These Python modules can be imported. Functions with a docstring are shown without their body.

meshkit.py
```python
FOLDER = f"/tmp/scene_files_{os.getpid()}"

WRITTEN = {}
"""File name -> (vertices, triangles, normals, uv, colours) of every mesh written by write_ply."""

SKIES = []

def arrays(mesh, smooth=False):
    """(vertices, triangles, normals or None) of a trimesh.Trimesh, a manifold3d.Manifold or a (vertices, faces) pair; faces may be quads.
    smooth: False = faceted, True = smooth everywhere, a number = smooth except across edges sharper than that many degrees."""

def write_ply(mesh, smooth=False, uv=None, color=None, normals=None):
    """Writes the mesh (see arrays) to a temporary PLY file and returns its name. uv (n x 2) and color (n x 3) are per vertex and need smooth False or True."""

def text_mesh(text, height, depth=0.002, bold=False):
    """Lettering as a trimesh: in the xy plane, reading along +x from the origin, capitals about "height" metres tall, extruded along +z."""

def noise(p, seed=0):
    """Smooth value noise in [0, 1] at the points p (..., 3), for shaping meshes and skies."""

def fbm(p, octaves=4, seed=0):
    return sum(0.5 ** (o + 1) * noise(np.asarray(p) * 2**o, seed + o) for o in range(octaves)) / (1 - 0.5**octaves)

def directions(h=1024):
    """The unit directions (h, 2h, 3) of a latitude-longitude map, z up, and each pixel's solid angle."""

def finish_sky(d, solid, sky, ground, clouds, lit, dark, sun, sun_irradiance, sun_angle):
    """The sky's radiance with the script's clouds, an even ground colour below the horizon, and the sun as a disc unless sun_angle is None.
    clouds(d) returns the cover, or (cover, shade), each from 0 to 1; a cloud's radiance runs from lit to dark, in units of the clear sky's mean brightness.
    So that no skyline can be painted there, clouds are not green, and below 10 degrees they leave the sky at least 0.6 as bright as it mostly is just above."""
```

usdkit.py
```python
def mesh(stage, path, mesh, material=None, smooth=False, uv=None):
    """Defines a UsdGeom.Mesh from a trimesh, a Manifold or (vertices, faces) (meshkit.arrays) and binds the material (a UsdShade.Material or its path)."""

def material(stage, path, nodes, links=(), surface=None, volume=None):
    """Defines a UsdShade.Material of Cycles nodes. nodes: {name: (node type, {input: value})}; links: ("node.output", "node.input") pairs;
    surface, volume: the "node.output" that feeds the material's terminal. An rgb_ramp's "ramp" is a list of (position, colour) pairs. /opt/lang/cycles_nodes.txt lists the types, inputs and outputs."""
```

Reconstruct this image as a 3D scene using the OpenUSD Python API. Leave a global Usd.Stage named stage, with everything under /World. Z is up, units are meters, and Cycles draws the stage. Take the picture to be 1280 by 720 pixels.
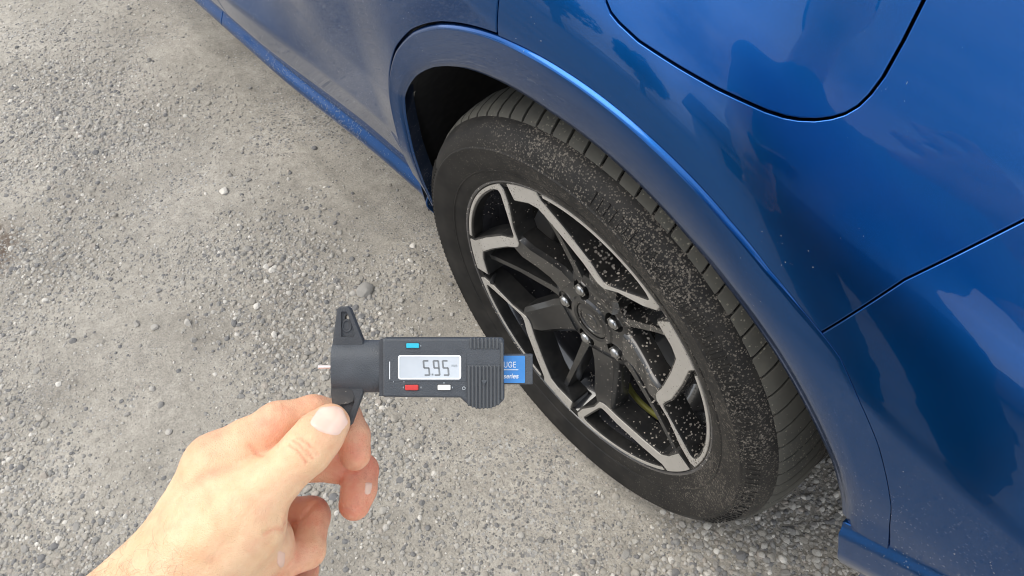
import math, random
import numpy as np, trimesh, shapely, manifold3d
from shapely.geometry import Polygon, LineString, Point, box as sbox
from shapely import affinity
from scipy.spatial import Delaunay, cKDTree
from pxr import Usd, UsdGeom, UsdShade, UsdLux, Gf, Sdf, Vt
import usdkit, meshkit
rng = np.random.default_rng(11)
stage = Usd.Stage.CreateInMemory()
UsdGeom.SetStageUpAxis(stage, UsdGeom.Tokens.z)
UsdGeom.SetStageMetersPerUnit(stage, 1.0)
UsdGeom.Xform.Define(stage, '/World'); UsdGeom.Scope.Define(stage, '/World/Looks')
# ------------------------------------------------------------------ camera, sky, sun, exposure
ZG = 0.325                                   # wheel centre above the ground
FPX = 950.0                                  # focal length in pixels of a 1280 wide picture
RC = np.array([[0.6459869, 0.7606338, -0.0643199], [0.5796957, -0.5436459, -0.6069613], [-0.4966426, 0.3548031, -0.7921243]])   # right, down, forward
CC = np.array([0.4236333, -0.4007126, 0.8658381 + ZG])
cam = UsdGeom.Camera.Define(stage, '/World/Camera')
cam.CreateHorizontalApertureAttr(36.0); cam.CreateVerticalApertureAttr(20.25); cam.CreateFocalLengthAttr(36.0 * FPX / 1280)
cam.CreateClippingRangeAttr((0.02, 5000.0)); cam.CreateFStopAttr(0.0)
cam.CreateExposureAttr(0.70)
M = np.eye(4); M[0, :3], M[1, :3], M[2, :3], M[3, :3] = RC[0], -RC[1], -RC[2], CC
cam.AddTransformOp().Set(Gf.Matrix4d(*M.ravel().tolist()))
SUN_EL, SUN_AZ = math.radians(56), math.atan2(-0.75, -0.66)      # towards the sun: forward of the car and on the photographer's side
sd = np.array([math.cos(SUN_EL) * math.sin(SUN_AZ), math.cos(SUN_EL) * math.cos(SUN_AZ), math.sin(SUN_EL)])
sun = UsdLux.DistantLight.Define(stage, '/World/Sun')
sun.CreateIntensityAttr(0.30); sun.CreateAngleAttr(40.0); sun.CreateColorAttr(Gf.Vec3f(1.0, 0.95, 0.86)); sun.CreateNormalizeAttr(True)
def aim(d):
    z = d / np.linalg.norm(d); x = np.cross([0, 0, 1.0], z); x /= np.linalg.norm(x); y = np.cross(z, x)
    m = np.eye(4); m[0, :3], m[1, :3], m[2, :3] = x, y, z
    return Gf.Matrix4d(*m.ravel().tolist())
sun.AddTransformOp().Set(aim(sd))
dome = UsdLux.DomeLight.Define(stage, '/World/sky'); dome.CreateIntensityAttr(1.0)
dome.GetPrim().SetCustomDataByKey('kind', 'structure')
skym = usdkit.material(stage, '/World/Looks/sky', {
    'tc': ('texture_coordinate', {}),
    's': ('sky_texture', {'sky_type': 'single_scattering', 'sun_disc': False, 'sun_elevation': SUN_EL, 'sun_rotation': SUN_AZ, 'aerosol_density': 2.5}),
    'mp': ('mapping', {'scale': (1.6, 1.6, 3.2)}),
    'n': ('noise_texture', {'scale': 1.7, 'detail': 6.0, 'roughness': 0.55}),
    'r': ('rgb_ramp', {'ramp': [(0.0, (0, 0, 0)), (0.34, (0.10,) * 3), (0.50, (0.75,) * 3), (0.62, (1.0,) * 3), (1.0, (1, 1, 1))]}),
    'm': ('mix', {'mix_type': 'mix', 'color2': (12.6, 13.1, 13.8)}),
    'b': ('background_shader', {'strength': 0.10})},
    [('tc.generated', 'mp.vector'), ('mp.vector', 'n.vector'), ('n.fac', 'r.fac'), ('r.color', 'm.fac'), ('s.color', 'm.color1'), ('m.color', 'b.color')], surface='b.background')
UsdShade.MaterialBindingAPI.Apply(dome.GetPrim()).Bind(skym)

# ------------------------------------------------------------------ helpers
def ray(px, py): return RC.T @ np.array([(px - 640) / FPX, (py - 360) / FPX, 1.0])
def at(px, py, D): return CC + ray(px, py) * D
def on_ground(px, py, z=0.0):
    d = ray(px, py); return CC + d * (z - CC[2]) / d[2]
_names = {}
def path_for(parent, name):
    base = parent + '/' + name; k = _names.get(base, -1) + 1; _names[base] = k
    return base if k == 0 else f'{base}_{k:03d}'
def P(x): return x if isinstance(x, str) else str(x.GetPath())
def tag(o, label=None, cat=None, group=None, kind=None):
    p = o.GetPrim() if hasattr(o, 'GetPrim') else o
    for k, v in (('label', label), ('category', cat), ('group', group), ('kind', kind)):
        if v: p.SetCustomDataByKey(k, v)
    return p
def xf(name, parent='/World', matrix=None, loc=None):
    x = UsdGeom.Xform.Define(stage, path_for(P(parent), name))
    if matrix is not None: x.AddTransformOp().Set(Gf.Matrix4d(*np.asarray(matrix, float).ravel().tolist()))
    elif loc is not None: x.AddTranslateOp().Set(Gf.Vec3d(*map(float, loc)))
    return x
def put(name, mesh, mat, parent='/World', smooth=35, label=None):
    m = usdkit.mesh(stage, path_for(P(parent), name), mesh, mat, smooth=smooth)
    if label: tag(m, label)
    return m
def put_n(name, v, f, n, mat, parent, label=None):
    m = UsdGeom.Mesh.Define(stage, path_for(P(parent), name))
    m.CreatePointsAttr(Vt.Vec3fArray.FromNumpy(np.ascontiguousarray(v, np.float32)))
    m.CreateFaceVertexCountsAttr(Vt.IntArray.FromNumpy(np.full(len(f), 3, np.int32)))
    m.CreateFaceVertexIndicesAttr(Vt.IntArray.FromNumpy(np.ascontiguousarray(f, np.int32).ravel()))
    m.CreateSubdivisionSchemeAttr('none')
    m.CreateNormalsAttr(Vt.Vec3fArray.FromNumpy(np.ascontiguousarray(n, np.float32))); m.SetNormalsInterpolation('vertex')
    UsdShade.MaterialBindingAPI.Apply(m.GetPrim()).Bind(mat)
    if label: tag(m, label)
    return m
def cat(*ms): return trimesh.util.concatenate([m for m in ms])
def tm(man):
    m = man.to_mesh(); return trimesh.Trimesh(m.vert_properties[:, :3], m.tri_verts, process=False)
def bx(x0, x1, y0, y1, z0, z1):
    m = trimesh.creation.box([x1 - x0, y1 - y0, z1 - z0]); m.apply_translation([(x0 + x1) / 2, (y0 + y1) / 2, (z0 + z1) / 2]); return m
def cs(poly):
    ps = getattr(poly, 'geoms', [poly]); rings = []
    for p in ps:
        rings.append(np.array(shapely.geometry.polygon.orient(p).exterior.coords)[:-1]); rings += [np.array(i.coords)[:-1] for i in shapely.geometry.polygon.orient(p).interiors]
    return manifold3d.CrossSection(rings, manifold3d.FillRule.NonZero)
def slab(poly, z0, z1, b=0.0, seg=12):
    "extruded outline with rounded edges of radius b"
    if b <= 0: return tm(manifold3d.Manifold.extrude(cs(poly), z1 - z0).translate([0, 0, z0]))
    q = poly.buffer(-b, join_style=1)
    m = manifold3d.Manifold.extrude(cs(q), max(z1 - z0 - 2 * b, 1e-5)).translate([0, 0, z0 + b])
    return tm(m.minkowski_sum(manifold3d.Manifold.sphere(b, seg)))
def chamfer_slab(poly, z0, z1, b):
    "outline extruded from z0 to z1 with a chamfer of b at the z1 side"
    a = manifold3d.Manifold.extrude(cs(poly), z1 - z0 - b).translate([0, 0, z0])
    q = poly.buffer(-b, join_style=2)
    n = 3; ms = [a]
    for i in range(n):
        t = (i + 1) / n
        ms.append(manifold3d.Manifold.extrude(cs(poly.buffer(-b * (1 - math.cos(t * math.pi / 2)) - 1e-6, join_style=2)), b * math.sin(t * math.pi / 2) + 1e-6).translate([0, 0, z1 - b - 1e-6]))
    return tm(manifold3d.Manifold.batch_boolean(ms, manifold3d.OpType.Add))
def lathe(prof, n=128, a0=0, a1=2 * math.pi):
    "profile of (r, y) revolved about the y axis"
    prof = np.asarray(prof, float); full = abs(a1 - a0 - 2 * math.pi) < 1e-6
    a = np.linspace(a0, a1, n + (0 if full else 1), endpoint=not full); k = len(prof)
    v = np.stack([np.outer(np.cos(a), prof[:, 0]), np.tile(prof[:, 1], (len(a), 1)), np.outer(np.sin(a), prof[:, 0])], -1).reshape(-1, 3)
    f = []
    for i in range(len(a) if full else len(a) - 1):
        j = (i + 1) % len(a)
        p, q = i * k + np.arange(k - 1), j * k + np.arange(k - 1)
        f += [np.stack([p, p + 1, q], 1), np.stack([q, p + 1, q + 1], 1)]
    return trimesh.Trimesh(v, np.vstack(f), process=False)
def tube(pts, r, n=10):
    pts = np.asarray(pts, float); r = np.broadcast_to(r, len(pts)); t = np.gradient(pts, axis=0); t /= np.linalg.norm(t, axis=1)[:, None]
    u = np.cross(t[0], [0.13, 0.2, 0.97]); u /= np.linalg.norm(u); V = []
    for i in range(len(pts)):
        u = u - t[i] * (u @ t[i]); u /= np.linalg.norm(u); w = np.cross(t[i], u); a = np.arange(n) / n * 2 * math.pi
        V.append(pts[i] + r[i] * (np.cos(a)[:, None] * u + np.sin(a)[:, None] * w))
    V = np.vstack(V + [pts[:1], pts[-1:]]); f = []
    for i in range(len(pts) - 1):
        for j in range(n):
            a, b, c, d = i * n + j, i * n + (j + 1) % n, (i + 1) * n + j, (i + 1) * n + (j + 1) % n
            f += [(a, b, c), (c, b, d)]
    e = len(pts) * n
    for j in range(n): f += [(e, (j + 1) % n, j), (e + 1, e - n + j, e - n + (j + 1) % n)]
    return trimesh.Trimesh(V, np.array(f), process=False)
def spline(p, n=40):
    from scipy.interpolate import CubicSpline
    p = np.asarray(p, float); return CubicSpline(np.arange(len(p)), p)(np.linspace(0, len(p) - 1, n))
def rrect(x0, x1, y0, y1, r): return sbox(x0 + r, y0 + r, x1 - r, y1 - r).buffer(r, quad_segs=5)

# ------------------------------------------------------------------ materials
def mat(name, nodes, links, surface='p.BSDF'): return usdkit.material(stage, '/World/Looks/' + name, nodes, links, surface=surface)
POS = {'g': ('geometry', {})}
def plain(name, col, rough=0.5, metal=0.0, bump=0.0, bscale=400, **kw):
    nd = {**POS, 'p': ('principled_bsdf', {'base_color': col, 'roughness': rough, 'metallic': metal, **kw}),
          'n': ('noise_texture', {'scale': bscale, 'detail': 3.0}), 'n2': ('noise_texture', {'scale': bscale / 12, 'detail': 4.0}),
          'r': ('map_range', {'from_min': 0.3, 'from_max': 0.7, 'to_min': max(rough - 0.09, 0.02), 'to_max': rough + 0.09}),
          'r2': ('rgb_ramp', {'ramp': [(0.3, tuple(c * 0.86 for c in col)), (0.7, tuple(min(c * 1.12, 1) for c in col))]}),
          'b': ('bump', {'strength': bump, 'distance': 0.001})}
    ln = [('g.position', 'n.vector'), ('g.position', 'n2.vector'), ('n2.fac', 'r.value'), ('r.result', 'p.roughness'), ('n2.fac', 'r2.fac'), ('r2.color', 'p.base_color')]
    if bump > 0: ln += [('n.fac', 'b.height'), ('b.normal', 'p.normal')]
    return mat(name, nd, ln)
def specks(scale, size, share, patch=None, pre='k', side=False, lo=0.32, hi=0.60):
    "nodes for irregular specks: returns nodes, links, output name (0..1)"
    nd = {pre + 'd': ('noise_texture', {'scale': scale * 1.7, 'detail': 2.0}), pre + 'm': ('mix_vector', {'fac': 0.012 * 40 / scale}),
          pre + 'v': ('voronoi_texture', {'scale': scale}), pre + 'c': ('separate_color', {}),
          pre + 's': ('math', {'math_type': 'multiply', 'value2': size / max(share, 1e-3)}), pre + 'i': ('math', {'math_type': 'subtract', 'value1': share}),
          pre + 'l': ('math', {'math_type': 'less_than'}), pre + 'n': ('noise_texture', {'scale': patch or 5.0, 'detail': 5.0, 'roughness': 0.65}),
          pre + 'pr': ('map_range', {'from_min': lo, 'from_max': hi, 'to_min': 0.42 if side else 0.0, 'to_max': 1.0, 'clamp': True}), pre + 'sh': ('math', {'math_type': 'multiply', 'value1': share})}
    ln = [('g.position', pre + 'd.vector'), ('g.position', pre + 'm.a'), (pre + 'd.color', pre + 'm.b'), (pre + 'm.result', pre + 'v.vector'), (pre + 'v.color', pre + 'c.color'),
          ('g.position', pre + 'n.vector'), (pre + 'n.fac', pre + 'pr.value'), (pre + 'pr.result', pre + 'sh.value2'), (pre + 'sh.value', pre + 'i.value1'),
          (pre + 'c.r', pre + 'i.value2'), (pre + 'i.value', pre + 's.value1'), (pre + 'v.distance', pre + 'l.value1'), (pre + 's.value', pre + 'l.value2')]
    if side:                                   # thrown up grit lies thick on the upper and rear half of the wheel only
        nd.update({pre + 'o': ('vector_math', {'math_type': 'dot_product', 'vector2': (0.80, 0.0, 0.60)}), pre + 'or': ('map_range', {'from_min': 0.02, 'from_max': 0.30, 'to_min': 0.10, 'to_max': 1.0, 'clamp': True}), pre + 'ox': ('math', {'math_type': 'multiply'})})
        ln = [l for l in ln if l[1] != pre + 'sh.value2'] + [('g.position', pre + 'o.vector1'), (pre + 'o.value', pre + 'or.value'), (pre + 'or.result', pre + 'ox.value1'), (pre + 'pr.result', pre + 'ox.value2'), (pre + 'ox.value', pre + 'sh.value2')]
    return nd, ln, pre + 'l.value'
def paint(name, col):
    nd, ln, out = specks(560, 0.44, 0.05, 5.0, 'k', False, 0.47, 0.66); nd2, ln2, out2 = specks(520, 0.80, 0.24, 4.0, 'j')
    nd = {**POS, **nd, **nd2,
          'z': ('separate_xyz', {}), 'zr': ('map_range', {'from_min': 0.62, 'from_max': 0.20, 'to_min': 0.0, 'to_max': 1.0, 'clamp': True}),
          'jz': ('math', {'math_type': 'multiply'}), 'mx': ('math', {'math_type': 'maximum'}),
          'fn': ('noise_texture', {'scale': 9.0, 'detail': 6.0, 'roughness': 0.6}), 'fr': ('map_range', {'from_min': 0.42, 'from_max': 0.72, 'to_min': 0.0, 'to_max': 0.018, 'clamp': True}),
          'fz': ('math', {'math_type': 'multiply'}), 'fk': ('map_range', {'from_min': 0.0, 'from_max': 1.0, 'to_min': 0.30, 'to_max': 1.0}),
          'fl': ('noise_texture', {'scale': 2600.0, 'detail': 0.0}), 'flr': ('map_range', {'from_min': 0.5, 'from_max': 0.75, 'to_min': 0.0, 'to_max': 0.35, 'clamp': True}),
          'c0': ('mix', {'color1': col, 'color2': tuple(min(1, c * 2.2 + 0.01) for c in col)}),
          'p': ('principled_bsdf', {'metallic': 0.97, 'roughness': 0.24, 'coat_weight': 0.68, 'coat_roughness': 0.012, 'coat_ior': 1.42, 'specular_ior_level': 0.4}),
          'dust': ('principled_bsdf', {'base_color': (0.33, 0.30, 0.29), 'roughness': 0.9, 'specular_ior_level': 0.1}),
          'spot': ('principled_bsdf', {'base_color': (0.20, 0.20, 0.21), 'roughness': 0.7}),
          'm1': ('mix_closure', {}), 'm2': ('mix_closure', {})}
    ln += ln2 + [('g.position', 'z.vector'), ('z.z', 'zr.value'), (out2, 'jz.value1'), ('zr.result', 'jz.value2'), (out, 'mx.value1'), ('jz.value', 'mx.value2'),
           ('g.position', 'fn.vector'), ('fn.fac', 'fr.value'), ('zr.result', 'fk.value'), ('fr.result', 'fz.value1'), ('fk.result', 'fz.value2'),
           ('g.position', 'fl.vector'), ('fl.fac', 'flr.value'), ('flr.result', 'c0.fac'), ('c0.color', 'p.base_color'),
           ('fz.value', 'm1.fac'), ('p.BSDF', 'm1.closure1'), ('dust.BSDF', 'm1.closure2'), ('mx.value', 'm2.fac'), ('m1.closure', 'm2.closure1'), ('spot.BSDF', 'm2.closure2')]
    return mat(name, nd, ln, 'm2.closure')
def dusty(name, col, rough, dust=(0.30, 0.27, 0.235), share=0.42, scale=330, size=0.34, patch=9.0, film=0.10, metal=0.0, coat=0.0, bump=0.25, side=False, spec=.5):
    nd, ln, out = specks(scale, size, share, patch, 'k', side)
    nd = {**POS, **nd, 'fn': ('noise_texture', {'scale': 22.0, 'detail': 6.0, 'roughness': 0.7}), 'fr': ('map_range', {'from_min': 0.40, 'from_max': 0.75, 'to_min': 0.0, 'to_max': film * 2.2, 'clamp': True}),
          'mc': ('mix', {'color1': tuple(c * 0.55 for c in dust), 'color2': tuple(c * 1.25 for c in dust)}),
          'p': ('principled_bsdf', {'base_color': col, 'roughness': rough, 'metallic': metal, 'coat_weight': coat, 'coat_roughness': 0.05, 'specular_ior_level': spec}),
          'd': ('principled_bsdf', {'roughness': 0.9, 'specular_ior_level': 0.15}), 'f': ('principled_bsdf', {'base_color': dust, 'roughness': 0.95, 'specular_ior_level': 0.1}),
          'm1': ('mix_closure', {}), 'm2': ('mix_closure', {}), 'b': ('bump', {'strength': bump, 'distance': 0.0012})}
    ln += [('kc.g', 'mc.fac'), ('mc.color', 'd.base_color'), ('g.position', 'fn.vector'), ('fn.fac', 'fr.value'), ('fr.result', 'm1.fac'), ('p.BSDF', 'm1.closure1'), ('f.BSDF', 'm1.closure2'),
           (out, 'm2.fac'), ('m1.closure', 'm2.closure1'), ('d.BSDF', 'm2.closure2'), (out, 'b.height'), ('b.normal', 'd.normal')]
    return mat(name, nd, ln, 'm2.closure')
M_paint = paint('blue_paint', (0.0006, 0.057, 0.212))
M_rubber = dusty('tyre_rubber', (0.009, 0.0085, 0.008), 0.60, dust=(0.115, 0.103, 0.088), share=1.0, scale=480, size=0.78, patch=9, film=0.085, side=True, spec=.22)
M_tread = dusty('tread_rubber', (0.052, 0.050, 0.042), 0.85, dust=(0.16, 0.15, 0.12), share=0.35, scale=420, size=.7, film=0.12)
M_black = dusty('gloss_black', (0.006, 0.006, 0.006), 0.25, share=0.55, scale=300, size=0.75, patch=18, film=0.02, coat=0.4, side=True)
M_barrel = dusty('barrel_black', (0.010, 0.010, 0.012), 0.2, share=0.35, scale=330, size=0.6, film=0.012, coat=1.0)
M_silver = dusty('machined_alloy', (0.49, 0.465, 0.425), 0.5, dust=(0.20, 0.18, 0.155), share=0.40, scale=420, size=0.6, film=0.10, metal=0.55, bump=0.1)
M_chrome = plain('lug_steel', (0.42, 0.42, 0.415), 0.24, 1.0)
M_disc = plain('disc_steel', (0.24, 0.25, 0.27), 0.38, 0.8)
M_caliper = plain('caliper_metal', (0.06, 0.06, 0.062), 0.6, 0.3, 0.3)
M_yellow = plain('yellow_rubber', (0.12, 0.118, 0.02), 0.6)
M_liner = plain('liner_felt', (0.010, 0.010, 0.011), 0.95, 0, 0.8, 900)
M_under = plain('underbody_black', (0.012, 0.012, 0.012), 0.8)
M_glass = plain('privacy_glass', (0.010, 0.012, 0.014), 0.05)
M_grey = plain('gauge_plastic', (0.050, 0.055, 0.062), 0.46, 0, 0.35, 1500)
M_foot = plain('foot_plastic', (0.034, 0.036, 0.040), 0.50, 0, 0.3, 1500)
M_rib = plain('rib_plastic', (0.065, 0.068, 0.070), 0.33)
M_lcd = plain('lcd_glass', (0.47, 0.50, 0.53), 0.16)
M_lcdframe = plain('lcd_frame', (0.78, 0.79, 0.80), 0.35)
M_seg = plain('lcd_segment', (0.17, 0.18, 0.185), 0.4)
M_ghost = plain('lcd_unit', (0.33, 0.35, 0.36), 0.4)
M_cyan = plain('cyan_button', (0.02, 0.42, 0.56), 0.38)
M_red = plain('red_button', (0.52, 0.035, 0.03), 0.4)
M_white = plain('white_button', (0.74, 0.71, 0.66), 0.42)
M_print = plain('white_print', (0.74, 0.75, 0.76), 0.5)
M_label = plain('blue_label', (0.045, 0.22, 0.55), 0.35)
M_pin = plain('pin_metal', (0.80, 0.68, 0.62), 0.30, 0.6)
M_sand = dusty('dusty_grease', (0.03, 0.03, 0.031), 0.6, share=0.5, scale=900, size=0.4, patch=160, film=0.2)
M_nail = plain('finger_nail', (0.74, 0.50, 0.40), 0.30, subsurface_weight=0.2, subsurface_scale=0.003)
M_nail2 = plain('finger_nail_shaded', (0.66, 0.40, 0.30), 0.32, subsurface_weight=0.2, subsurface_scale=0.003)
M_hair = plain('dark_hair', (0.035, 0.022, 0.014), 0.5)
M_shirt = plain('blue_shirt', (0.15, 0.36, 0.62), 0.9, 0, 0.5, 900)
M_jeans = plain('navy_denim', (0.018, 0.022, 0.038), 0.9, 0, 0.5, 900)
M_shoe = plain('shoe_leather', (0.022, 0.020, 0.019), 0.6)
M_skin = mat('skin', {**POS, 'a': ('attribute', {'attribute': 'pink'}),
    'n': ('noise_texture', {'scale': 55.0, 'detail': 5.0, 'roughness': 0.6}), 'nr': ('map_range', {'from_min': 0.3, 'from_max': 0.7, 'to_min': 0.0, 'to_max': 1.0, 'clamp': True}),
    'c': ('mix', {'color1': (0.655, 0.415, 0.235), 'color2': (0.735, 0.495, 0.305)}), 'c2': ('mix', {'color2': (0.60, 0.22, 0.135)}), 'am': ('math', {'math_type': 'multiply_add', 'value2': 0.95}), 'nb': ('noise_texture', {'scale': 130.0, 'detail': 4.0, 'roughness': 0.6}), 'nbr': ('map_range', {'from_min': 0.45, 'from_max': 0.72, 'to_min': 0.0, 'to_max': 0.30, 'clamp': True}),
    'v': ('voronoi_texture', {'scale': 900.0, 'feature': 'distance_to_edge'}), 'vd': ('noise_texture', {'scale': 500.0, 'detail': 4.0}), 'w': ('wave_texture', {'scale': 190.0, 'distortion': 9.0, 'detail': 3.0, 'detail_scale': 1.4}),
    'ad': ('math', {'math_type': 'add'}), 'b': ('bump', {'strength': 0.42, 'distance': 0.0008}),
    'p': ('principled_bsdf', {'roughness': 0.48, 'subsurface_weight': 0.18, 'subsurface_scale': 0.004, 'subsurface_radius': (1.0, 0.35, 0.18), 'specular_ior_level': 0.4})},
    [('g.position', 'n.vector'), ('n.fac', 'nr.value'), ('nr.result', 'c.fac'), ('c.color', 'c2.color1'), ('a.fac', 'am.value1'), ('g.position', 'nb.vector'), ('nb.fac', 'nbr.value'), ('nbr.result', 'am.value3'), ('am.value', 'c2.fac'), ('c2.color', 'p.base_color'),
     ('g.position', 'v.vector'), ('g.position', 'vd.vector'), ('v.distance', 'ad.value1'), ('vd.fac', 'ad.value2'), ('ad.value', 'b.height'), ('b.normal', 'p.normal')])
def ground_mat():
    nd, ln, out = specks(190, 0.80, 0.75, 2.2, 'k', False, 0.43, 0.60)
    nd2, ln2, out2 = specks(420, 0.75, 0.85, 3.6, 'j', False, 0.38, 0.66)
    nd = {**POS, **nd, **nd2, 'n1': ('noise_texture', {'scale': 2.3, 'detail': 7.0, 'roughness': 0.62}), 'n2': ('noise_texture', {'scale': 260.0, 'detail': 5.0, 'roughness': 0.75}),
        'n3': ('noise_texture', {'scale': 45.0, 'detail': 6.0, 'roughness': 0.7}),
        'r1': ('rgb_ramp', {'ramp': [(0.34, (0.235, 0.216, 0.186)), (0.48, (0.325, 0.302, 0.262)), (0.63, (0.405, 0.376, 0.328))]}),
        'r2': ('rgb_ramp', {'ramp': [(0.28, (0.50,) * 3), (0.46, (0.95,) * 3), (0.75, (1.30, 1.29, 1.27))]}),
        'r3': ('rgb_ramp', {'ramp': [(0.3, (0.78, 0.765, 0.75)), (0.7, (1.17, 1.155, 1.13))]}),
        'mu': ('mix', {'mix_type': 'multiply', 'fac': 1.0}), 'mu2': ('mix', {'mix_type': 'multiply', 'fac': 1.0}),
        'sc': ('rgb_ramp', {'ramp': [(0.0, (0.13, 0.125, 0.12)), (0.35, (0.24, 0.228, 0.21)), (0.7, (0.34, 0.325, 0.30)), (1.0, (0.50, 0.475, 0.43))]}),
        'sc2': ('rgb_ramp', {'ramp': [(0.0, (0.12, 0.115, 0.112)), (0.5, (0.26, 0.245, 0.225)), (1.0, (0.42, 0.40, 0.365))]}),
        'm1': ('mix', {}), 'm2': ('mix', {}), 'hs': ('math', {'math_type': 'multiply_add', 'value2': 1.6}), 'hh': ('math', {'math_type': 'multiply_add', 'value2': 0.7}),
        'b': ('bump', {'strength': 0.9, 'distance': 0.0022}), 'p': ('principled_bsdf', {'roughness': 0.93, 'specular_ior_level': 0.2}),
        'sd': ('vector_math', {'math_type': 'distance', 'vector2': tuple(on_ground(-34, 318))}), 'sa': ('math', {'math_type': 'multiply_add', 'value2': 0.14}), 'sr': ('map_range', {'from_min': 0.12, 'from_max': 0.19, 'to_min': 0.85, 'to_max': 0.0, 'clamp': True}), 'm3': ('mix', {'color2': (0.085, 0.055, 0.038)})}
    ln += ln2 + [('g.position', 'n1.vector'), ('g.position', 'n2.vector'), ('g.position', 'n3.vector'), ('n1.fac', 'r1.fac'), ('n2.fac', 'r2.fac'), ('n3.fac', 'r3.fac'), ('r1.color', 'mu.color1'), ('r2.color', 'mu.color2'),
        ('mu.color', 'mu2.color1'), ('r3.color', 'mu2.color2'), ('kc.g', 'sc.fac'), ('jc.g', 'sc2.fac'),
        ('mu2.color', 'm1.color1'), ('sc2.color', 'm1.color2'), (out2, 'm1.fac'), ('m1.color', 'm2.color1'), ('sc.color', 'm2.color2'), (out, 'm2.fac'), ('m2.color', 'm3.color1'), ('m3.color', 'p.base_color'), ('g.position', 'sd.vector1'), ('n3.fac', 'sa.value1'), ('sd.value', 'sa.value3'), ('sa.value', 'sr.value'), ('sr.result', 'm3.fac'),
        (out, 'hs.value1'), ('n2.fac', 'hs.value3'), (out2, 'hh.value1'), ('hs.value', 'hh.value3'), ('hh.value', 'b.height'), ('b.normal', 'p.normal')]
    return mat('dusty_gravel_ground', nd, ln)
M_ground = ground_mat()
STONE = [(0.325, 0.303, 0.265), (0.270, 0.253, 0.226), (0.225, 0.214, 0.196), (0.395, 0.368, 0.325), (0.31, 0.283, 0.240), (0.165, 0.159, 0.152), (0.55, 0.515, 0.455), (0.335, 0.295, 0.25)]
M_stone = [plain('stone_tone_%s' % 'abcdefgh'[i], c, 0.9, 0, 0.6, 700) for i, c in enumerate(STONE)]

# ------------------------------------------------------------------ ground
def gheight(x, y):
    p = np.stack([np.asarray(x, float), np.asarray(y, float), 0 * np.asarray(x, float)], -1)
    near = np.exp(-((np.hypot(p[..., 0] + .4, p[..., 1])) / 5.0) ** 2)
    h = near * (0.010 * (meshkit.fbm(p * 3.1, 4, 3) - 0.5) + 0.004 * (meshkit.fbm(p * 28, 3, 8) - 0.5))
    l = p[..., 1] - (0.075 + 0.03 * np.sin(p[..., 0] * 2.2) + 0.012 * (meshkit.fbm(p * 6, 2, 4) - 0.5))      # worn rut edge along the sill
    rut = np.clip((-p[..., 0] - 0.15) / 0.2, 0, 1)
    h = h - rut * near * 0.010 / (1 + np.exp(-np.clip(l / 0.008, -40, 40))) * np.exp(-np.clip(l, 0, 9) / 0.5)
    flat = np.exp(-(np.hypot(p[..., 0] * 0.8, (p[..., 1] - 0.10)) / 0.16) ** 2)      # pressed level under the wheel
    return h * (1 - flat) - 0.002 * flat
def axis_pts(lo, hi, step, far):
    a = np.arange(lo, hi + step / 2, step); d = step; out = [hi]
    while out[-1] < far: d *= 1.22; out.append(out[-1] + d)
    d = step; neg = [lo]
    while neg[-1] > -far: d *= 1.22; neg.append(neg[-1] - d)
    return np.concatenate([neg[:0:-1], a, out[1:]])
gx, gy = axis_pts(-2.7, 1.3, 0.013, 400), axis_pts(-1.3, 1.0, 0.013, 400)
GX, GY = np.meshgrid(gx, gy, indexing='ij'); nx_, ny_ = GX.shape
GV = np.stack([GX, GY, gheight(GX, GY)], -1).reshape(-1, 3)
i0 = (np.arange(nx_ - 1)[:, None] * ny_ + np.arange(ny_ - 1)).ravel()
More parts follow.
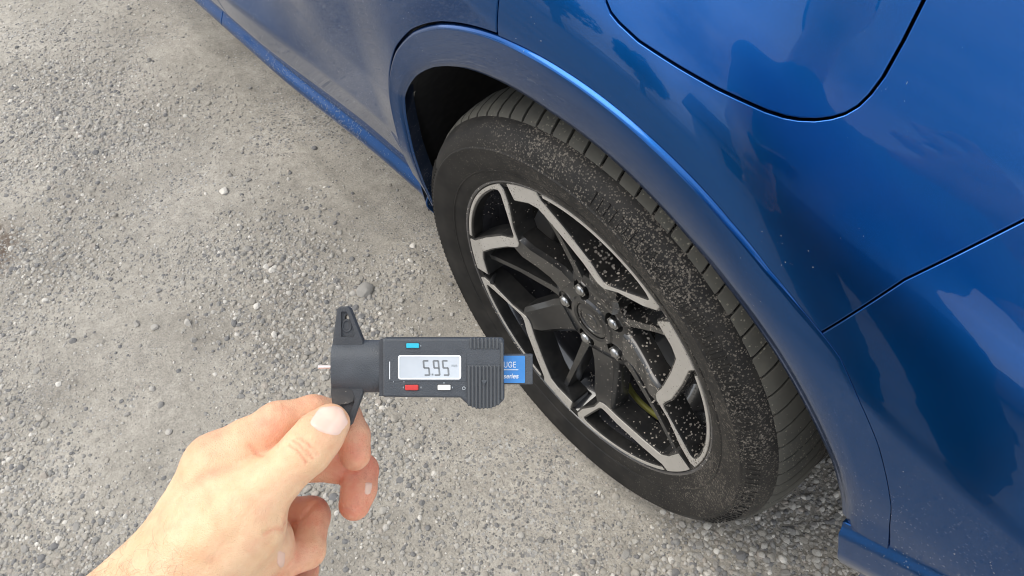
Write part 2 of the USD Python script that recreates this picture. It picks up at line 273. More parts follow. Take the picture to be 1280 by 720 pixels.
GF = np.vstack([np.stack([i0, i0 + ny_, i0 + ny_ + 1], 1), np.stack([i0, i0 + ny_ + 1, i0 + 1], 1)])
tag(put('ground', (GV, GF), M_ground, smooth=True), 'compacted dusty grey gravel yard', kind='structure')

def stone_mesh(seed, sub=1, flat=0.62):
    m = trimesh.creation.icosphere(sub, 1.0); r = np.random.default_rng(seed)
    v = m.vertices.copy()
    for _ in range(7):
        d = r.normal(size=3); d /= np.linalg.norm(d); k = r.uniform(0.55, 0.9); s = v @ d; v = v - np.outer(np.clip(s - k, 0, 9), d)
    v *= np.array([r.uniform(0.85, 1.2), r.uniform(0.7, 1.0), r.uniform(flat - .12, flat + .15)])
    m.vertices = v; return m
def gravel_density(x, y):
    p = np.stack([x, y, 0 * x], -1)
    d = meshkit.fbm(p * 1.7, 4, 21); d = np.clip((d - 0.40) / 0.20, 0, 1)
    blobs = [(on_ground(330, 310), .34, 1.0), (on_ground(420, 320), .25, .9), (on_ground(120, 130), .45, .95), (on_ground(70, 330), .28, .8), (on_ground(60, 600), .24, 1.0), (on_ground(370, 420), .22, 1.0), (on_ground(530, 620), .24, .75), (on_ground(790, 700), .2, .6), (on_ground(1040, 640), .12, 1.0)]
    bare = [(on_ground(200, 520), .20), (on_ground(170, 430), .14), (on_ground(240, 60), .22), (on_ground(480, 280), .13), (on_ground(420, 190), .22), (on_ground(640, 540), .14), (on_ground(240, 250), .14)]
    for c, s, a in blobs: d = np.maximum(d, a * np.exp(-((x - c[0]) ** 2 + (y - c[1]) ** 2) / s ** 2))
    for c, s in bare: d = d * (1 - 0.93 * np.exp(-((x - c[0]) ** 2 + (y - c[1]) ** 2) / s ** 2))
    rut = np.clip((-x - 0.1) / 0.2, 0, 1) * np.clip((y - 0.02) / 0.06, 0, 1)
    return d * (1 - 0.85 * rut)
N = 330000
sx, sy = rng.uniform(-2.6, 0.95, N), rng.uniform(-1.15, 0.75, N)
keep = rng.random(N) < (0.035 + 0.965 * gravel_density(sx, sy) ** 1.3)
vis = RC @ (np.stack([sx, sy, 0 * sx]) - CC[:, None]); px = 640 + FPX * vis[0] / vis[2]; py = 360 + FPX * vis[1] / vis[2]
keep &= (px > -120) & (px < 1400) & (py > -120) & (py < 840)
sx, sy = sx[keep], sy[keep]; n = len(sx)
size = 0.0030 * np.exp(rng.normal(0, 0.44, n)); big = rng.random(n) < 0.03; size[big] *= 1.6; size = np.clip(size * (0.55 + 0.5 * gravel_density(sx, sy)), 0.0011, 0.0085)
pi = UsdGeom.PointInstancer.Define(stage, '/World/gravel_stones')
protos = UsdGeom.Scope.Define(stage, '/World/gravel_stones/stone_kinds')
for i in range(16):
    m = stone_mesh(100 + i); usdkit.mesh(stage, f'/World/gravel_stones/stone_kinds/stone_{i:03d}', m, M_stone[i % 8], smooth=False)
pi.CreatePrototypesRel().SetTargets([Sdf.Path(f'/World/gravel_stones/stone_kinds/stone_{i:03d}') for i in range(16)])
pick = rng.choice(16, n, p=np.tile(np.array([.20, .16, .12, .16, .14, .10, .045, .075]) / 2, 2))
pi.CreateProtoIndicesAttr(Vt.IntArray.FromNumpy(pick.astype(np.int32)))
pi.CreatePositionsAttr(Vt.Vec3fArray.FromNumpy(np.stack([sx, sy, gheight(sx, sy) + size * rng.uniform(-0.35, 0.20, n)], 1).astype(np.float32)))
ang_ = rng.uniform(0, 2 * np.pi, n); tl = rng.normal(0, 0.25, (n, 2)); q = np.stack([np.cos(ang_ / 2), tl[:, 0] / 2, tl[:, 1] / 2, np.sin(ang_ / 2)], 1); q /= np.linalg.norm(q, axis=1)[:, None]
pi.CreateOrientationsAttr(Vt.QuathArray([Gf.Quath(*map(float, r)) for r in q]))
pi.CreateScalesAttr(Vt.Vec3fArray.FromNumpy(np.repeat(size[:, None], 3, 1).astype(np.float32)))
tag(pi, 'loose fine grey gravel stones scattered over the yard', 'gravel', kind='stuff')
PEB = [(457, 364, .0105, 1, 'rounded dark grey pebble lying just above the tip of the gauge foot'), (281, 240, .0070, 6, 'flat pale cream pebble on bare dirt, upper left of the gauge'),
       (392, 183, .0042, 5, 'small black pebble alone on the bare dirt beside the sill'), (194, 410, .0052, 3, 'buff grey pebble at the left edge of the dense gravel patch'),
       (171, 405, .0050, 0, 'grey pebble on the bare dusty patch left of the gauge'), (322, 384, .0052, 6, 'white pebble in the dense gravel above the hand'),
       (236, 404, .0055, 3, 'pale pebble in the dark gravel between gauge and left edge'), (211, 540, .0042, 3, 'lone pale pebble on the bare dirt beside the wrist')]
for i, (x_, y_, r_, k_, lb) in enumerate(PEB):
    c = on_ground(x_, y_); m = stone_mesh(300 + i, 3, 0.55); m.vertices = m.vertices + 0.05 * (meshkit.fbm(m.vertices * 2.2 + 7 * i, 3, i)[:, None] - .5) * m.vertices
    r_ *= 1.65; m.apply_scale(r_); m.apply_transform(trimesh.transformations.rotation_matrix(rng.uniform(0, 6), [0, 0, 1]))
    o = put('pebble', m, M_stone[k_], smooth=50); o.AddTranslateOp().Set(Gf.Vec3d(float(c[0]), float(c[1]), float(gheight(c[0], c[1]) + r_ * 0.25))); tag(o, lb, 'pebble')
# ------------------------------------------------------------------ the car
def sm(t):
    t=np.clip(t,0,1); return t*t*(3-2*t)
_D=np.linspace(-.3,1.2,601)
_S=np.interp(_D,[-.3,-.09,-.04,0,.04,.10,.22,.34,.5,1.2],[-.03,-.02,.08,.31,.54,.78,.80,.25,.12,.12])
_I=np.concatenate([[0],np.cumsum((_S[1:]+_S[:-1])/2*np.diff(_D))]); _I-=np.interp(-.04,_D,_I)
ZC=([-3.5,-.9,-.35,-.05,.1,.2,.3,.45,.7,.9],[.60,.58,.54,.475,.455,.41,.36,.325,.32,.32])
_ZX=np.linspace(-3.5,.9,881); _kz=np.exp(-.5*(np.arange(-40,41)*.005/.055)**2); _ZS=np.convolve(np.pad(np.interp(_ZX,*ZC),40,mode='edge'),_kz/_kz.sum(),'valid')
FL=np.array([(-40,.44),(22.7,.463),(26.6,.468),(35.9,.471),(46.2,.468),(52,.455),(57,.448),(63.4,.445),(76,.4435),(88.9,.4435),(100.2,.445),(114.6,.4445),(124.1,.4415),(132.9,.434),(142.7,.421),(150.4,.411),(157.4,.400),(161.7,.395),(175,.395),(220,.41)])
LP=np.array([(-40,.40),(0,.405),(15.2,.407),(28.1,.403),(37.2,.393),(48.4,.383),(56,.377),(63.8,.374),(73.6,.373),(93.4,.374),(105.4,.382),(115.4,.389),(126.4,.394),(134.9,.396),(145.8,.394),(152,.384),(158,.372),(165,.362),(172,.358),(190,.36),(220,.38)])
rfl=lambda a: np.interp(a,FL[:,0],FL[:,1])
rlip=lambda a: np.interp(a,LP[:,0],LP[:,1])
def ang(x,z):
    a=np.degrees(np.arctan2(z,x)); return np.where(a<-90,a+360,a)
_Z=np.linspace(-.3,.7,1001)
def _prof(p):
    p=sorted(p); y=np.interp(_Z,[q[0] for q in p],[q[1] for q in p])
    k=np.exp(-.5*(np.arange(-12,13)/3.5)**2); k/=k.sum()
    return np.convolve(np.pad(y,12,mode='edge'),k,'valid')
_P1=_prof([(.6,-.012),(.36,-.010),(.31,-.004),(.235,.030),(.215,.031),(.11,-.008),(.095,-.008),(.035,.004),(.022,.007),(-.030,.030),(-.037,.040),(-.066,.022),(-.074,.023),(-.13,.07),(-.3,.2)])
_P0=_prof([(.6,-.012),(.36,-.010),(.2,-.004),(.1,.006),(.035,.022),(.022,.025),(-.03,.044),(-.037,.052),(-.064,.036),(-.074,.037),(-.13,.078),(-.3,.2)])
def Y(x,z):
    "body side surface: y (outboard negative) at car coordinates x (rearward), z above the wheel centre"
    x,z=np.asarray(x,float),np.asarray(z,float)
    d=np.clip(z-np.interp(x,_ZX,_ZS),-.29,1.19)
    y=-.022+np.interp(d,_D,_I)-np.interp(np.clip(d,-9,-.04),_D,_I)
    led=sm((-.52-x)/.42)
    pf=np.interp(z,_Z,_P1)*led+np.interp(z,_Z,_P0)*(1-led)
    y=y+sm((-.29-x)/.15)*(pf+.022)
    rear=sm((x-.30)/.06)
    zl=.118+.66*(x-.393)
    y=y+rear*(.004*sm((.22-z)/.1)-.007*sm((zl-z)/.016)+.06*sm((zl-.05-z)/.16))
    return y+.35*np.clip(x-.45,0,9)**2

CAR = xf('blue_car', loc=(0, 0, ZG))           # every mesh of the car is in coordinates whose origin is the wheel centre
tag(CAR, 'metallic blue crossover car with dusty flank, parked on the gravel', 'car')
def densify(c, step):
    c = np.asarray(c, float); out = []
    for a, b in zip(c[:-1], c[1:]):
        n = max(1, int(np.ceil(np.linalg.norm(b - a) / step))); out.append(a + (b - a) * np.linspace(0, 1, n, endpoint=False)[:, None])
    return np.vstack(out)
def panel(name, poly, mat_, parent, step=0.010, edge=0.0035, off=0.0, roll=0.0022, deep=0.016, label=None, rolled=True):
    "a pressed panel: the body surface cut to an outline in side view, its edges rolled in"
    poly = shapely.geometry.polygon.orient(poly.simplify(1e-5)); rings = [densify(poly.exterior.coords, edge)] + [densify(i.coords, edge) for i in poly.interiors]
    x0, z0, x1, z1 = poly.bounds
    xs, zs = np.arange(x0, x1, step), np.arange(z0, z1, step * 0.5); A, B = np.meshgrid(xs, zs, indexing='ij'); A = A + (np.arange(len(zs)) % 2 * step / 2)[None]
    inn = poly.buffer(-edge * 0.9); g = np.stack([A.ravel(), B.ravel()], 1); g = g[shapely.contains_xy(inn, g[:, 0], g[:, 1])]
    bd = np.vstack(rings); pts = np.vstack([bd, g]); tri = Delaunay(pts).simplices
    c = pts[tri].mean(1); tri = tri[shapely.contains_xy(poly, c[:, 0], c[:, 1])]
    e1, e2 = pts[tri[:, 1]] - pts[tri[:, 0]], pts[tri[:, 2]] - pts[tri[:, 0]]; ar = e1[:, 0] * e2[:, 1] - e1[:, 1] * e2[:, 0]
    tri = tri[np.abs(ar) > 1e-10]; ar = ar[np.abs(ar) > 1e-10]; tri[ar < 0] = tri[ar < 0][:, ::-1]      # x right, z up, seen from -y: counter-clockwise faces outward
    X, Z = pts[:, 0], pts[:, 1]; h = 0.0015
    yx, yz = (Y(X + h, Z) - Y(X - h, Z)) / (2 * h), (Y(X, Z + h) - Y(X, Z - h)) / (2 * h)
    nv = np.stack([yx, -np.ones_like(yx), yz], 1); nv /= np.linalg.norm(nv, axis=1)[:, None]
    V, Nn, F = [np.stack([X, Y(X, Z) + off, Z], 1)], [nv], [tri]; base = len(pts); s0 = 0
    for r in rings if rolled else []:
        k = len(r); t = np.roll(r, -1, 0) - np.roll(r, 1, 0); t /= np.linalg.norm(t, axis=1)[:, None]; o = np.stack([t[:, 1], -t[:, 0]], 1)     # outward of a ccw ring
        P0, n0 = V[0][s0:s0 + k], nv[s0:s0 + k]; o3 = np.stack([o[:, 0], 0 * o[:, 0], o[:, 1]], 1); prev = s0 + np.arange(k)
        for th, dd in ((0, 0.0), (45, 0), (80, 0), (90, deep)):
            a = math.radians(th); pos = P0 + o3 * roll * math.sin(a) * 0.6 - n0 * (roll * (1 - math.cos(a)) + dd); nn = n0 * math.cos(a) + o3 * math.sin(a)
            V.append(pos); Nn.append(nn); cur = base + np.arange(k); base += k
            if th > 0: F += [np.stack([prev, np.roll(prev, -1), cur], 1)[:, [0, 2, 1]], np.stack([np.roll(prev, -1), np.roll(cur, -1), cur], 1)[:, [0, 2, 1]]]
            prev = cur
        s0 += k
    return put_n(name, np.vstack(V), np.vstack(F), np.vstack(Nn), mat_, parent, label)
def ring_poly(fn, extra, a0=-40, a1=220, n=260):
    a = np.linspace(a0, a1, n); r = fn(a) + extra; return np.stack([np.cos(np.radians(a)) * r, np.sin(np.radians(a)) * r], 1)
def disc_poly(fn, extra): return Polygon(np.vstack([ring_poly(fn, extra), [[-0.25, -0.5], [0.25, -0.5]]])).buffer(0)
ARCH, ARCHR, LIPP = disc_poly(rfl, 0.0040), disc_poly(rfl, 0.0016), disc_poly(rlip, 0.004)
XG = -0.087                                    # rear edge of the rear door
SEAM = [(0.27, 0.28), (0.3006, 0.3436), (0.3303, 0.4148), (0.3664, 0.471), (0.42, 0.56), (0.47, 0.64), (0.50, 0.70)]
FLAP = Polygon([(0.0295, 0.5117), (0.037, 0.5065), (0.047, 0.5028), (0.0703, 0.497), (0.1108, 0.4917), (0.1473, 0.4874), (0.1866, 0.4844), (0.200, 0.4845), (0.2092, 0.4856), (0.219, 0.488), (0.2273, 0.4916), (0.233, 0.4955), (0.237, 0.5007), (0.2392, 0.508), (0.240, 0.5183), (0.2379, 0.5388), (0.2345, 0.5605), (0.229, 0.592), (0.217, 0.626), (0.20, 0.642), (0.06, 0.645), (0.035, 0.635), (0.022, 0.61), (0.018, 0.57), (0.022, 0.53)]).buffer(0.004, quad_segs=4).buffer(-0.004)
ZL = lambda x: 0.118 + 0.66 * (x - 0.393)
low_rear = Polygon([(0.30, ZL(0.30)), (0.80, ZL(0.80)), (0.80, -0.5), (0.30, -0.5)])
TOPZ = 0.70
door = sbox(-1.026, -0.034, XG - 0.002, TOPZ).difference(ARCH)
front_door = sbox(-2.05, -0.034, -1.031, TOPZ)
sill = Polygon([(-2.05, -0.105), (-2.05, -0.038), (-0.30, -0.038), (-0.30, -0.105)]).difference(ARCH)
seam = LineString(SEAM)
right_of = Polygon(SEAM + [(1.5, 0.70), (1.5, -0.6), (0.0, -0.6), (0.0, 0.28)])
quarter = sbox(XG + 0.002, 0.2, 1.2, TOPZ).difference(right_of.buffer(0.0018)).difference(ARCHR).difference(FLAP.buffer(0.0040))
if quarter.geom_type != 'Polygon': quarter = max(quarter.geoms, key=lambda p: p.area)
bump_ = sbox(0.15, -0.10, 0.74, TOPZ).intersection(right_of.buffer(-0.0018)).difference(ARCHR.difference(low_rear)).difference(Polygon([(0, -.6), (.445, -.6), (.440, -.05), (.4085, .085), (.395, .128), (0, .128 - .66 * .395)]))
if bump_.geom_type != 'Polygon': bump_ = max(bump_.geoms, key=lambda p: p.area)
if door.geom_type != 'Polygon': door = max(door.geoms, key=lambda p: p.area)
rd = panel('rear_door', door, M_paint, CAR); panel('front_door', front_door, M_paint, CAR, step=0.02)
panel('door_sill', sill.intersection(sbox(-1.158, -1, 1, 1)), M_paint, CAR); panel('door_sill', sill.intersection(sbox(-3, -1, -1.163, 1)), M_paint, CAR); panel('quarter_panel', quarter, M_paint, CAR, step=0.008, edge=0.003)
panel('fuel_flap', FLAP, M_paint, CAR, step=0.008, edge=0.003, off=-0.0006, label='rounded fuel filler flap, its lower edge in view')
panel('rear_bumper', bump_, M_paint, CAR, step=0.005)
# the flare round the wheel opening: lip, flat band and a rounded outer edge
aa = np.linspace(-22, 205, 420); keep_a = []
prof = [(0, .014, -.034), (0, .010, -.026), (0, .003, -.0155), (0, .0006, -.0122), (0, .002, -.0096), (0, .006, -.0088), (.15, 0, -.0070), (.35, 0, -.0040), (.6, 0, -.0008), (.8, 0, .0016), (1, -.0046, .0028), (1, -.0038, .0027), (1, -.0024, .0019), (1, -.0012, .0004), (1, -.0002, -.0012), (1, .0002, -.0028), (1, .0002, -.007), (1, .0002, -.018)]
V = []
for a in aa:
    ca, sa = math.cos(math.radians(a)), math.sin(math.radians(a)); rl, rf = float(rlip(a)), float(rfl(a)); row = []
    fd = float(sm((a - 44) / 26)) if a < 90 else 1.0
    for t, dr, dy in prof:
        if t >= .35 and dy > -.006: dy = dy * fd - .0004 * (1 - fd)
        r = rl + (rf - rl) * t + dr; x, z = r * ca, r * sa
        row.append((x, float(Y(x, max(z, ZL(x) + .03) if x > 0 else z)) - dy, z))
    V.append(row)
V = np.array(V); k = len(prof); ok = ~((V[:, 8, 0] > 0) & (V[:, 8, 2] < ZL(V[:, 8, 0]) - .012)) & ~((V[:, 8, 0] < 0) & (V[:, 8, 2] < -.046))
V = V[ok]; F = []
for i in range(len(V) - 1):
    for j in range(k - 1): F += [(i * k + j, (i + 1) * k + j, i * k + j + 1), ((i + 1) * k + j, (i + 1) * k + j + 1, i * k + j + 1)]
fl = trimesh.Trimesh(V.reshape(-1, 3), np.array(F), process=False)
put('wheel_arch_flare', fl, M_paint, CAR, smooth=50)
# white scuffed reflector sliver at the foot of the flare
# wheel housing and what lies behind
lin = lathe([(0.408, 0.028), (0.415, 0.10), (0.42, 0.36), (0.40, 0.385), (0.05, 0.39)], 96, math.radians(2), math.radians(192)); lin = cat(lin, lathe([(0.4035, 0.003), (0.409, 0.030)], 70, math.radians(20), math.radians(152))); put('wheel_housing_liner', lin, M_liner, CAR, smooth=40)
arch_hole = disc_poly(rlip, 0.03)
und = slab(sbox(-2.0, -0.10, 0.72, 0.62).difference(arch_hole.buffer(0.06)), -1.62, -0.24); und.apply_transform([[1, 0, 0, 0], [0, 0, -1, 0], [0, 1, 0, 0], [0, 0, 0, 1]])
put('underbody', und, M_under, CAR, smooth=False)
ys = float(Y(-1.0, TOPZ)); W2 = 1.70
def strip(name, pts, x0, x1, m):            # closed band of cabin skin along the car, given (y, z) stations
    pts = np.array(pts, float); v = np.vstack([np.stack([np.full(len(pts), x), pts[:, 0], pts[:, 1]], 1) for x in np.linspace(x0, x1, 24)]); k = len(pts); f = []
    for i in range(23):
        for j in range(k - 1): f += [(i * k + j, (i + 1) * k + j, i * k + j + 1), ((i + 1) * k + j, (i + 1) * k + j + 1, i * k + j + 1)]
    put(name, trimesh.Trimesh(v, np.array(f), process=False), m, CAR, smooth=40)
strip('side_window', [(.16, .695), (.20, .78), (.27, .93), (.33, 1.02)], -2.05, .36, M_glass); strip('rear_pillar', [(.155, .693), (.196, .78), (.267, .93), (.328, 1.02)], .355, .72, M_paint)
strip('roof', [(.328, 1.018), (.37, 1.07), (.50, 1.105), (W2 / 2, 1.125), (W2 - .50, 1.105), (W2 - .33, 1.02), (W2 - .2, .78), (W2 - .02, .6), (W2, .2), (W2 - .05, -.12)], -2.05, .70, M_paint)
put('tailgate', bx(.68, .73, .20, W2 - .2, .0, 1.06), M_paint, CAR); put('waist_rail', bx(-2.05, .70, .135, .22, .66, .698), M_under, CAR)

# ------------------------------------------------------------------ the wheel
WH = xf('rear_wheel', CAR); tag(WH, 'dusty rear wheel with black and machined five spoke rim')
TY = [(.226, .004), (.2365, -.0005), (.2415, -.0030), (.247, -.0055), (.2545, -.0075), (.2560, -.0092), (.2580, -.0085), (.266, -.0125), (.276, -.0158), (.286, -.0172), (.2895, -.0190), (.2920, -.0190), (.2935, -.0172), (.300, -.0148), (.308, -.0088), (.3135, -.0018), (.3170, .0045), (.3195, .011), (.3205, .018), (.3210, .060), (.3235, .062), (.326, .066), (.3285, .078), (.3285, .095), (.3270, .097), (.3205, .0985), (.3205, .105), (.329, .1065), (.330, .118), (.329, .150), (.322, .152), (.322, .158), (.329, .160), (.327, .195), (.317, .212), (.300, .228), (.262, .232), (.240, .215), (.225, .212)]
ty = lathe(TY, 240); v = ty.vertices.copy()
contact = (v[:, 2] < -.3225) ; v[contact, 2] = -.3225 + (v[contact, 2] + .3225) * .12; ty.vertices = v
put('tyre', ty, M_rubber, WH, smooth=28)
nb = 80
for i in range(nb):                            # shoulder blocks of the tread
    a0 = 2 * math.pi * i / nb; w = 2 * math.pi / nb; g = 0.0026 / .33
    y_ = np.array([.0085, .014, .026, .045, .066, .074]); R_ = np.array([.3170, .3225, .3268, .3300, .3312, .3300]); rows = []
    for yy, rr in zip(y_, R_):
        sl = (yy - .01) * .34 / .33
        t0, t1 = a0 + g / 2 + sl, a0 + w - g / 2 + sl
        rows.append([(rr - dr, t, yy) for t, dr in ((t0 - .0006, .006), (t0, .0012), (t0 + .003, 0), ((t0 + t1) / 2, 0), (t1 - .003, 0), (t1, .0012), (t1 + .0006, .006))])
    rows = [[(r - .004, t, y - .0005) for r, t, y in rows[0]]] + rows + [[(r - .008, t, y + .001) for r, t, y in rows[-1]]]
    rows = np.array(rows); k = rows.shape[1]; rr, tt, yy = rows[..., 0].ravel(), rows[..., 1].ravel(), rows[..., 2].ravel()
    vv = np.stack([rr * np.cos(tt), yy, rr * np.sin(tt)], 1); lo = vv[:, 2] < -.3225; vv[lo, 2] = -.3225 + (vv[lo, 2] + .3225) * .12
    f = []
    for p in range(len(rows) - 1):
        for q in range(k - 1): f += [(p * k + q, (p + 1) * k + q, p * k + q + 1), ((p + 1) * k + q, (p + 1) * k + q + 1, p * k + q + 1)]
    tb = trimesh.Trimesh(vv, np.array(f)[:, ::-1], process=False); put('tread_block', tb, M_tread, WH, smooth=40)
rib = []
for i in range(200):                           # fine raised ribs on the upper sidewall
    a = 2 * math.pi * i / 200
    if math.sin(a * 2.0 + .6) < -.35: continue
    m = bx(-.0075, .0075, -.0011, .0011, -.0012, .0012); m.apply_transform(trimesh.transformations.rotation_matrix(.62, [0, 1, 0])); m.apply_translation([.3035, 0, .0122])
    T = np.array([[1, 0, 0, 0], [0, 0, -1, 0], [0, 1, 0, 0], [0, 0, 0, 1]]); m.apply_transform(T); m.apply_transform(trimesh.transformations.rotation_matrix(-a, [0, 1, 0])); rib.append(m)
tag(put('sidewall_ribs', cat(*rib), M_rubber, WH, smooth=False), kind='stuff')
# rim outlines in the wheel plane, folded angles f count from straight up
def pf(r, f, s=0):
    a = math.radians(90 + f + 72 * s); return (r * math.cos(a), r * math.sin(a))
def arcp(r, f0, f1, n=14): return [pf(r, f) for f in np.linspace(f0, f1, n)]
RO = .2325
face = Polygon(arcp(RO, 33.0, 17.2, 6) + [pf(.2215, 16.2), pf(.197, 7.6), pf(.170, -6.5), pf(.1585, -13), pf(.1555, -16), pf(.158, -18.5), pf(.186, -25.8), pf(.2175, -31.2), pf(.2235, -31.2), pf(.2265, -29.0)] + arcp(.2275, -26, 14.6, 26) + arcp(RO, 14.9, -34.2, 30) + [pf(.2235, -34.9), pf(.201, -32.3), pf(.168, -23.4), pf(.1445, -17.5), pf(.1425, -14.5), pf(.1435, -11.5), pf(.1555, -3.0), pf(.181, 10.6), pf(.196, 16.4), pf(.2055, 19.5), pf(.2085, 24.5), pf(.2080, 33.4)]).buffer(0)
face = face.buffer(.0012, quad_segs=3).buffer(-.0024, quad_segs=3).buffer(.0012, quad_segs=3)
if face.geom_type != 'Polygon': face = max(face.geoms, key=lambda p: p.area)
XZ = np.array([[1, 0, 0, 0], [0, 0, -1, 0], [0, 1, 0, 0], [0, 0, 0, 1.0]])           # drawing plane (x, y), depth z -> wheel plane (x, z), depth towards the viewer -y
def tilt(m): v = m.vertices.copy(); r = np.hypot(v[:, 0], v[:, 1]); v[:, 2] -= np.clip(.232 - r, 0, 1) * .055; m.vertices = v; return m      # the faces dish slightly towards the hub
face_m = tilt(chamfer_slab(face, -.004, .0, .0009)); face_m.apply_transform(XZ)
back = tilt(chamfer_slab(face.buffer(.0026, quad_segs=3).intersection(Point(0, 0).buffer(.2338, quad_segs=60)), -.034, -.0012, .002)); back.apply_transform(XZ)
def loft(st):
    "tapered bar from stations (centre, half width vector, y face, depth) with chamfered shoulders"
    V = []
    for c, w, y0, dp in st:
        c, w = np.array(c, float), np.array(w, float)
        for s, yy in ((-1.0, y0 + dp), (-1.0, y0 + .006), (-.72, y0), (.72, y0), (1.0, y0 + .006), (1.0, y0 + dp)): V.append((c[0] + w[0] * s, yy, c[1] + w[1] * s))
    F = []; k = 6
    for i in range(len(st) - 1):
        for j in range(k):
            a, b = i * k + j, i * k + (j + 1) % k; F += [(a, a + k, b), (a + k, b + k, b)]
    e = len(V) - k
    for o, fl_ in ((0, 1), (e, 0)):
        for j in range(1, k - 1): F.append((o, o + j, o + j + 1) if fl_ else (o, o + j + 1, o + j))
    m = trimesh.Trimesh(np.array(V), np.array(F), process=False); trimesh.repair.fix_normals(m); return m
def station(r, f, w, y, d):
    c = np.array(pf(r, f)); t = np.array([-c[1], c[0]]) / np.linalg.norm(c); return (c, t * w, y, d)
arm = loft([station(.060, -14, .030, .030, .030), station(.082, -14, .0285, .027, .030), station(.105, -14, .026, .019, .030), station(.128, -14, .0245, .0095, .030), station(.146, -14.2, .021, .0062, .030), station(.157, -14.5, .012, .008, .028)])
ribb = loft([station(.052, 24.8, .012, .036, .028), station(.090, 24.8, .0085, .034, .030), station(.150, 25, .0062, .026, .030), station(.200, 25.3, .006, .016, .030), station(.216, 25.5, .008, .010, .03)])
side1 = loft([station(.075, 2, .010, .030, .025), station(.115, 6, .006, .024, .025), station(.160, 8.5, .005, .016, .025), station(.196, 13.8, .004, .011, .025)])
for s in range(5):
    T = trimesh.transformations.rotation_matrix(-math.radians(72 * s), [0, 1, 0])
    for nm, m, mt in (('machined_face', face_m, M_silver), ('spoke', back, M_black), ('spoke_arm', arm, M_black), ('spoke_rib', ribb, M_black)):
        c = m.copy(); c.apply_transform(T); put(nm, c, mt, WH, smooth=30)
    c = np.array(pf(.054, 24.7, s))
    nut = trimesh.creation.cylinder(radius=.0105, height=.022, sections=6); cap = trimesh.creation.icosphere(2, .0082); cap.apply_scale([1, 1, .62]); cap.apply_translation([0, 0, .0105]); flg = trimesh.creation.cylinder(radius=.0125, height=.004, sections=20); flg.apply_translation([0, 0, -.006])
    nt = cat(nut, cap, flg); nt.apply_transform(XZ); nt.apply_translation([c[0], .040, c[1]]); put('lug_nut', nt, M_chrome, WH, smooth=30)
hub = lathe([(.0, .033), (.0255, .033), (.029, .031), (.030, .028), (.0355, .0285), (.040, .031), (.068, .033), (.080, .036), (.084, .048), (.084, .07), (.0, .07)], 72).to_mesh if False else lathe([(.030, .040), (.030, .0295), (.033, .0275), (.038, .028), (.041, .031), (.070, .033), (.078, .037), (.081, .048), (.081, .07)], 72)
pockets = [manifold3d.Manifold.cylinder(.05, .0155, .0155, 28).rotate([90, 0, 0]).translate([pf(.054, 24.7, s)[0], .058, pf(.054, 24.7, s)[1]]) for s in range(5)]
hs = manifold3d.Manifold.revolve(manifold3d.CrossSection([[(.0295, -.070), (.081, -.070), (.081, -.048), (.078, -.037), (.070, -.033), (.041, -.031), (.038, -.028), (.033, -.0275), (.0295, -.0295)]]), 72).rotate([90, 0, 0])
hs = hs - manifold3d.Manifold.batch_boolean([manifold3d.Manifold.cylinder(.030, .0152, .0165, 28).rotate([90, 0, 0]).translate([pf(.054, 24.7, s)[0], .042, pf(.054, 24.7, s)[1]]) for s in range(5)], manifold3d.OpType.Add)
put('hub', tm(hs), M_black, WH, smooth=30)
capm = lathe([(.0, .0285), (.012, .0287), (.0125, .0295), (.0205, .030), (.021, .0287), (.0235, .0285), (.0285, .0305), (.0290, .036), (.0, .036)], 48); put('centre_cap', capm, M_black, WH, smooth=30)
rim = lathe([(.2330, .008), (.2335, .0012), (.2350, -.0006), (.2385, -.0012), (.2420, .0008), (.2430, .006), (.2380, .012), (.2330, .020), (.226, .030), (.215, .050), (.212, .10), (.216, .17), (.232, .20)], 160); put('rim_barrel', rim, M_barrel, WH, smooth=40)
inner = lathe([(.2325, .0035), (.2300, .010), (.2250, .020), (.2195, .040), (.2090, .060), (.2060, .11), (.2080, .17), (.226, .195)], 160); inner.invert(); put('barrel_inside', inner, M_barrel, WH, smooth=40)
tr = lathe([(.2335, .004), (.2332, .0002), (.2345, -.001), (.2380, -.0015)], 160)
valve = tube([(-.205, .022, -.075), (-.200, .010, -.073), (-.193, .002, -.070)], [.004, .0035, .0032], 10); put('valve', valve, M_under, WH)
dsk = lathe([(.0, .060), (.075, .060), (.078, .085), (.080, .092), (.1345, .092), (.1355, .093), (.1355, .104), (.078, .104), (.0, .11)], 96); put('brake_disc', dsk, M_disc, CAR, smooth=30)
clp = slab(Polygon([(.128 * math.cos(a), .128 * math.sin(a)) for a in np.linspace(2.35, 3.25, 10)] + [(.172 * math.cos(a), .172 * math.sin(a)) for a in np.linspace(3.25, 2.35, 10)]), -.125, -.070, .006); clp.apply_transform(XZ); put('brake_caliper', clp, M_caliper, CAR, smooth=40)
bpl = lathe([(.0, .118), (.15, .118), (.155, .112), (.165, .112)], 72); put('brake_back_plate', bpl, M_caliper, CAR)
arcy = spline([(pf(.15, -160)[0], .060, pf(.15, -160)[1]), (pf(.168, -148)[0], .052, pf(.168, -148)[1]), (pf(.186, -133)[0], .050, pf(.186, -133)[1]), (pf(.196, -122)[0], .056, pf(.196, -122)[1])], 24)
put('brake_hose', tube(arcy, .0045, 10), M_yellow, CAR, label='yellow green hose seen between the lower spokes')
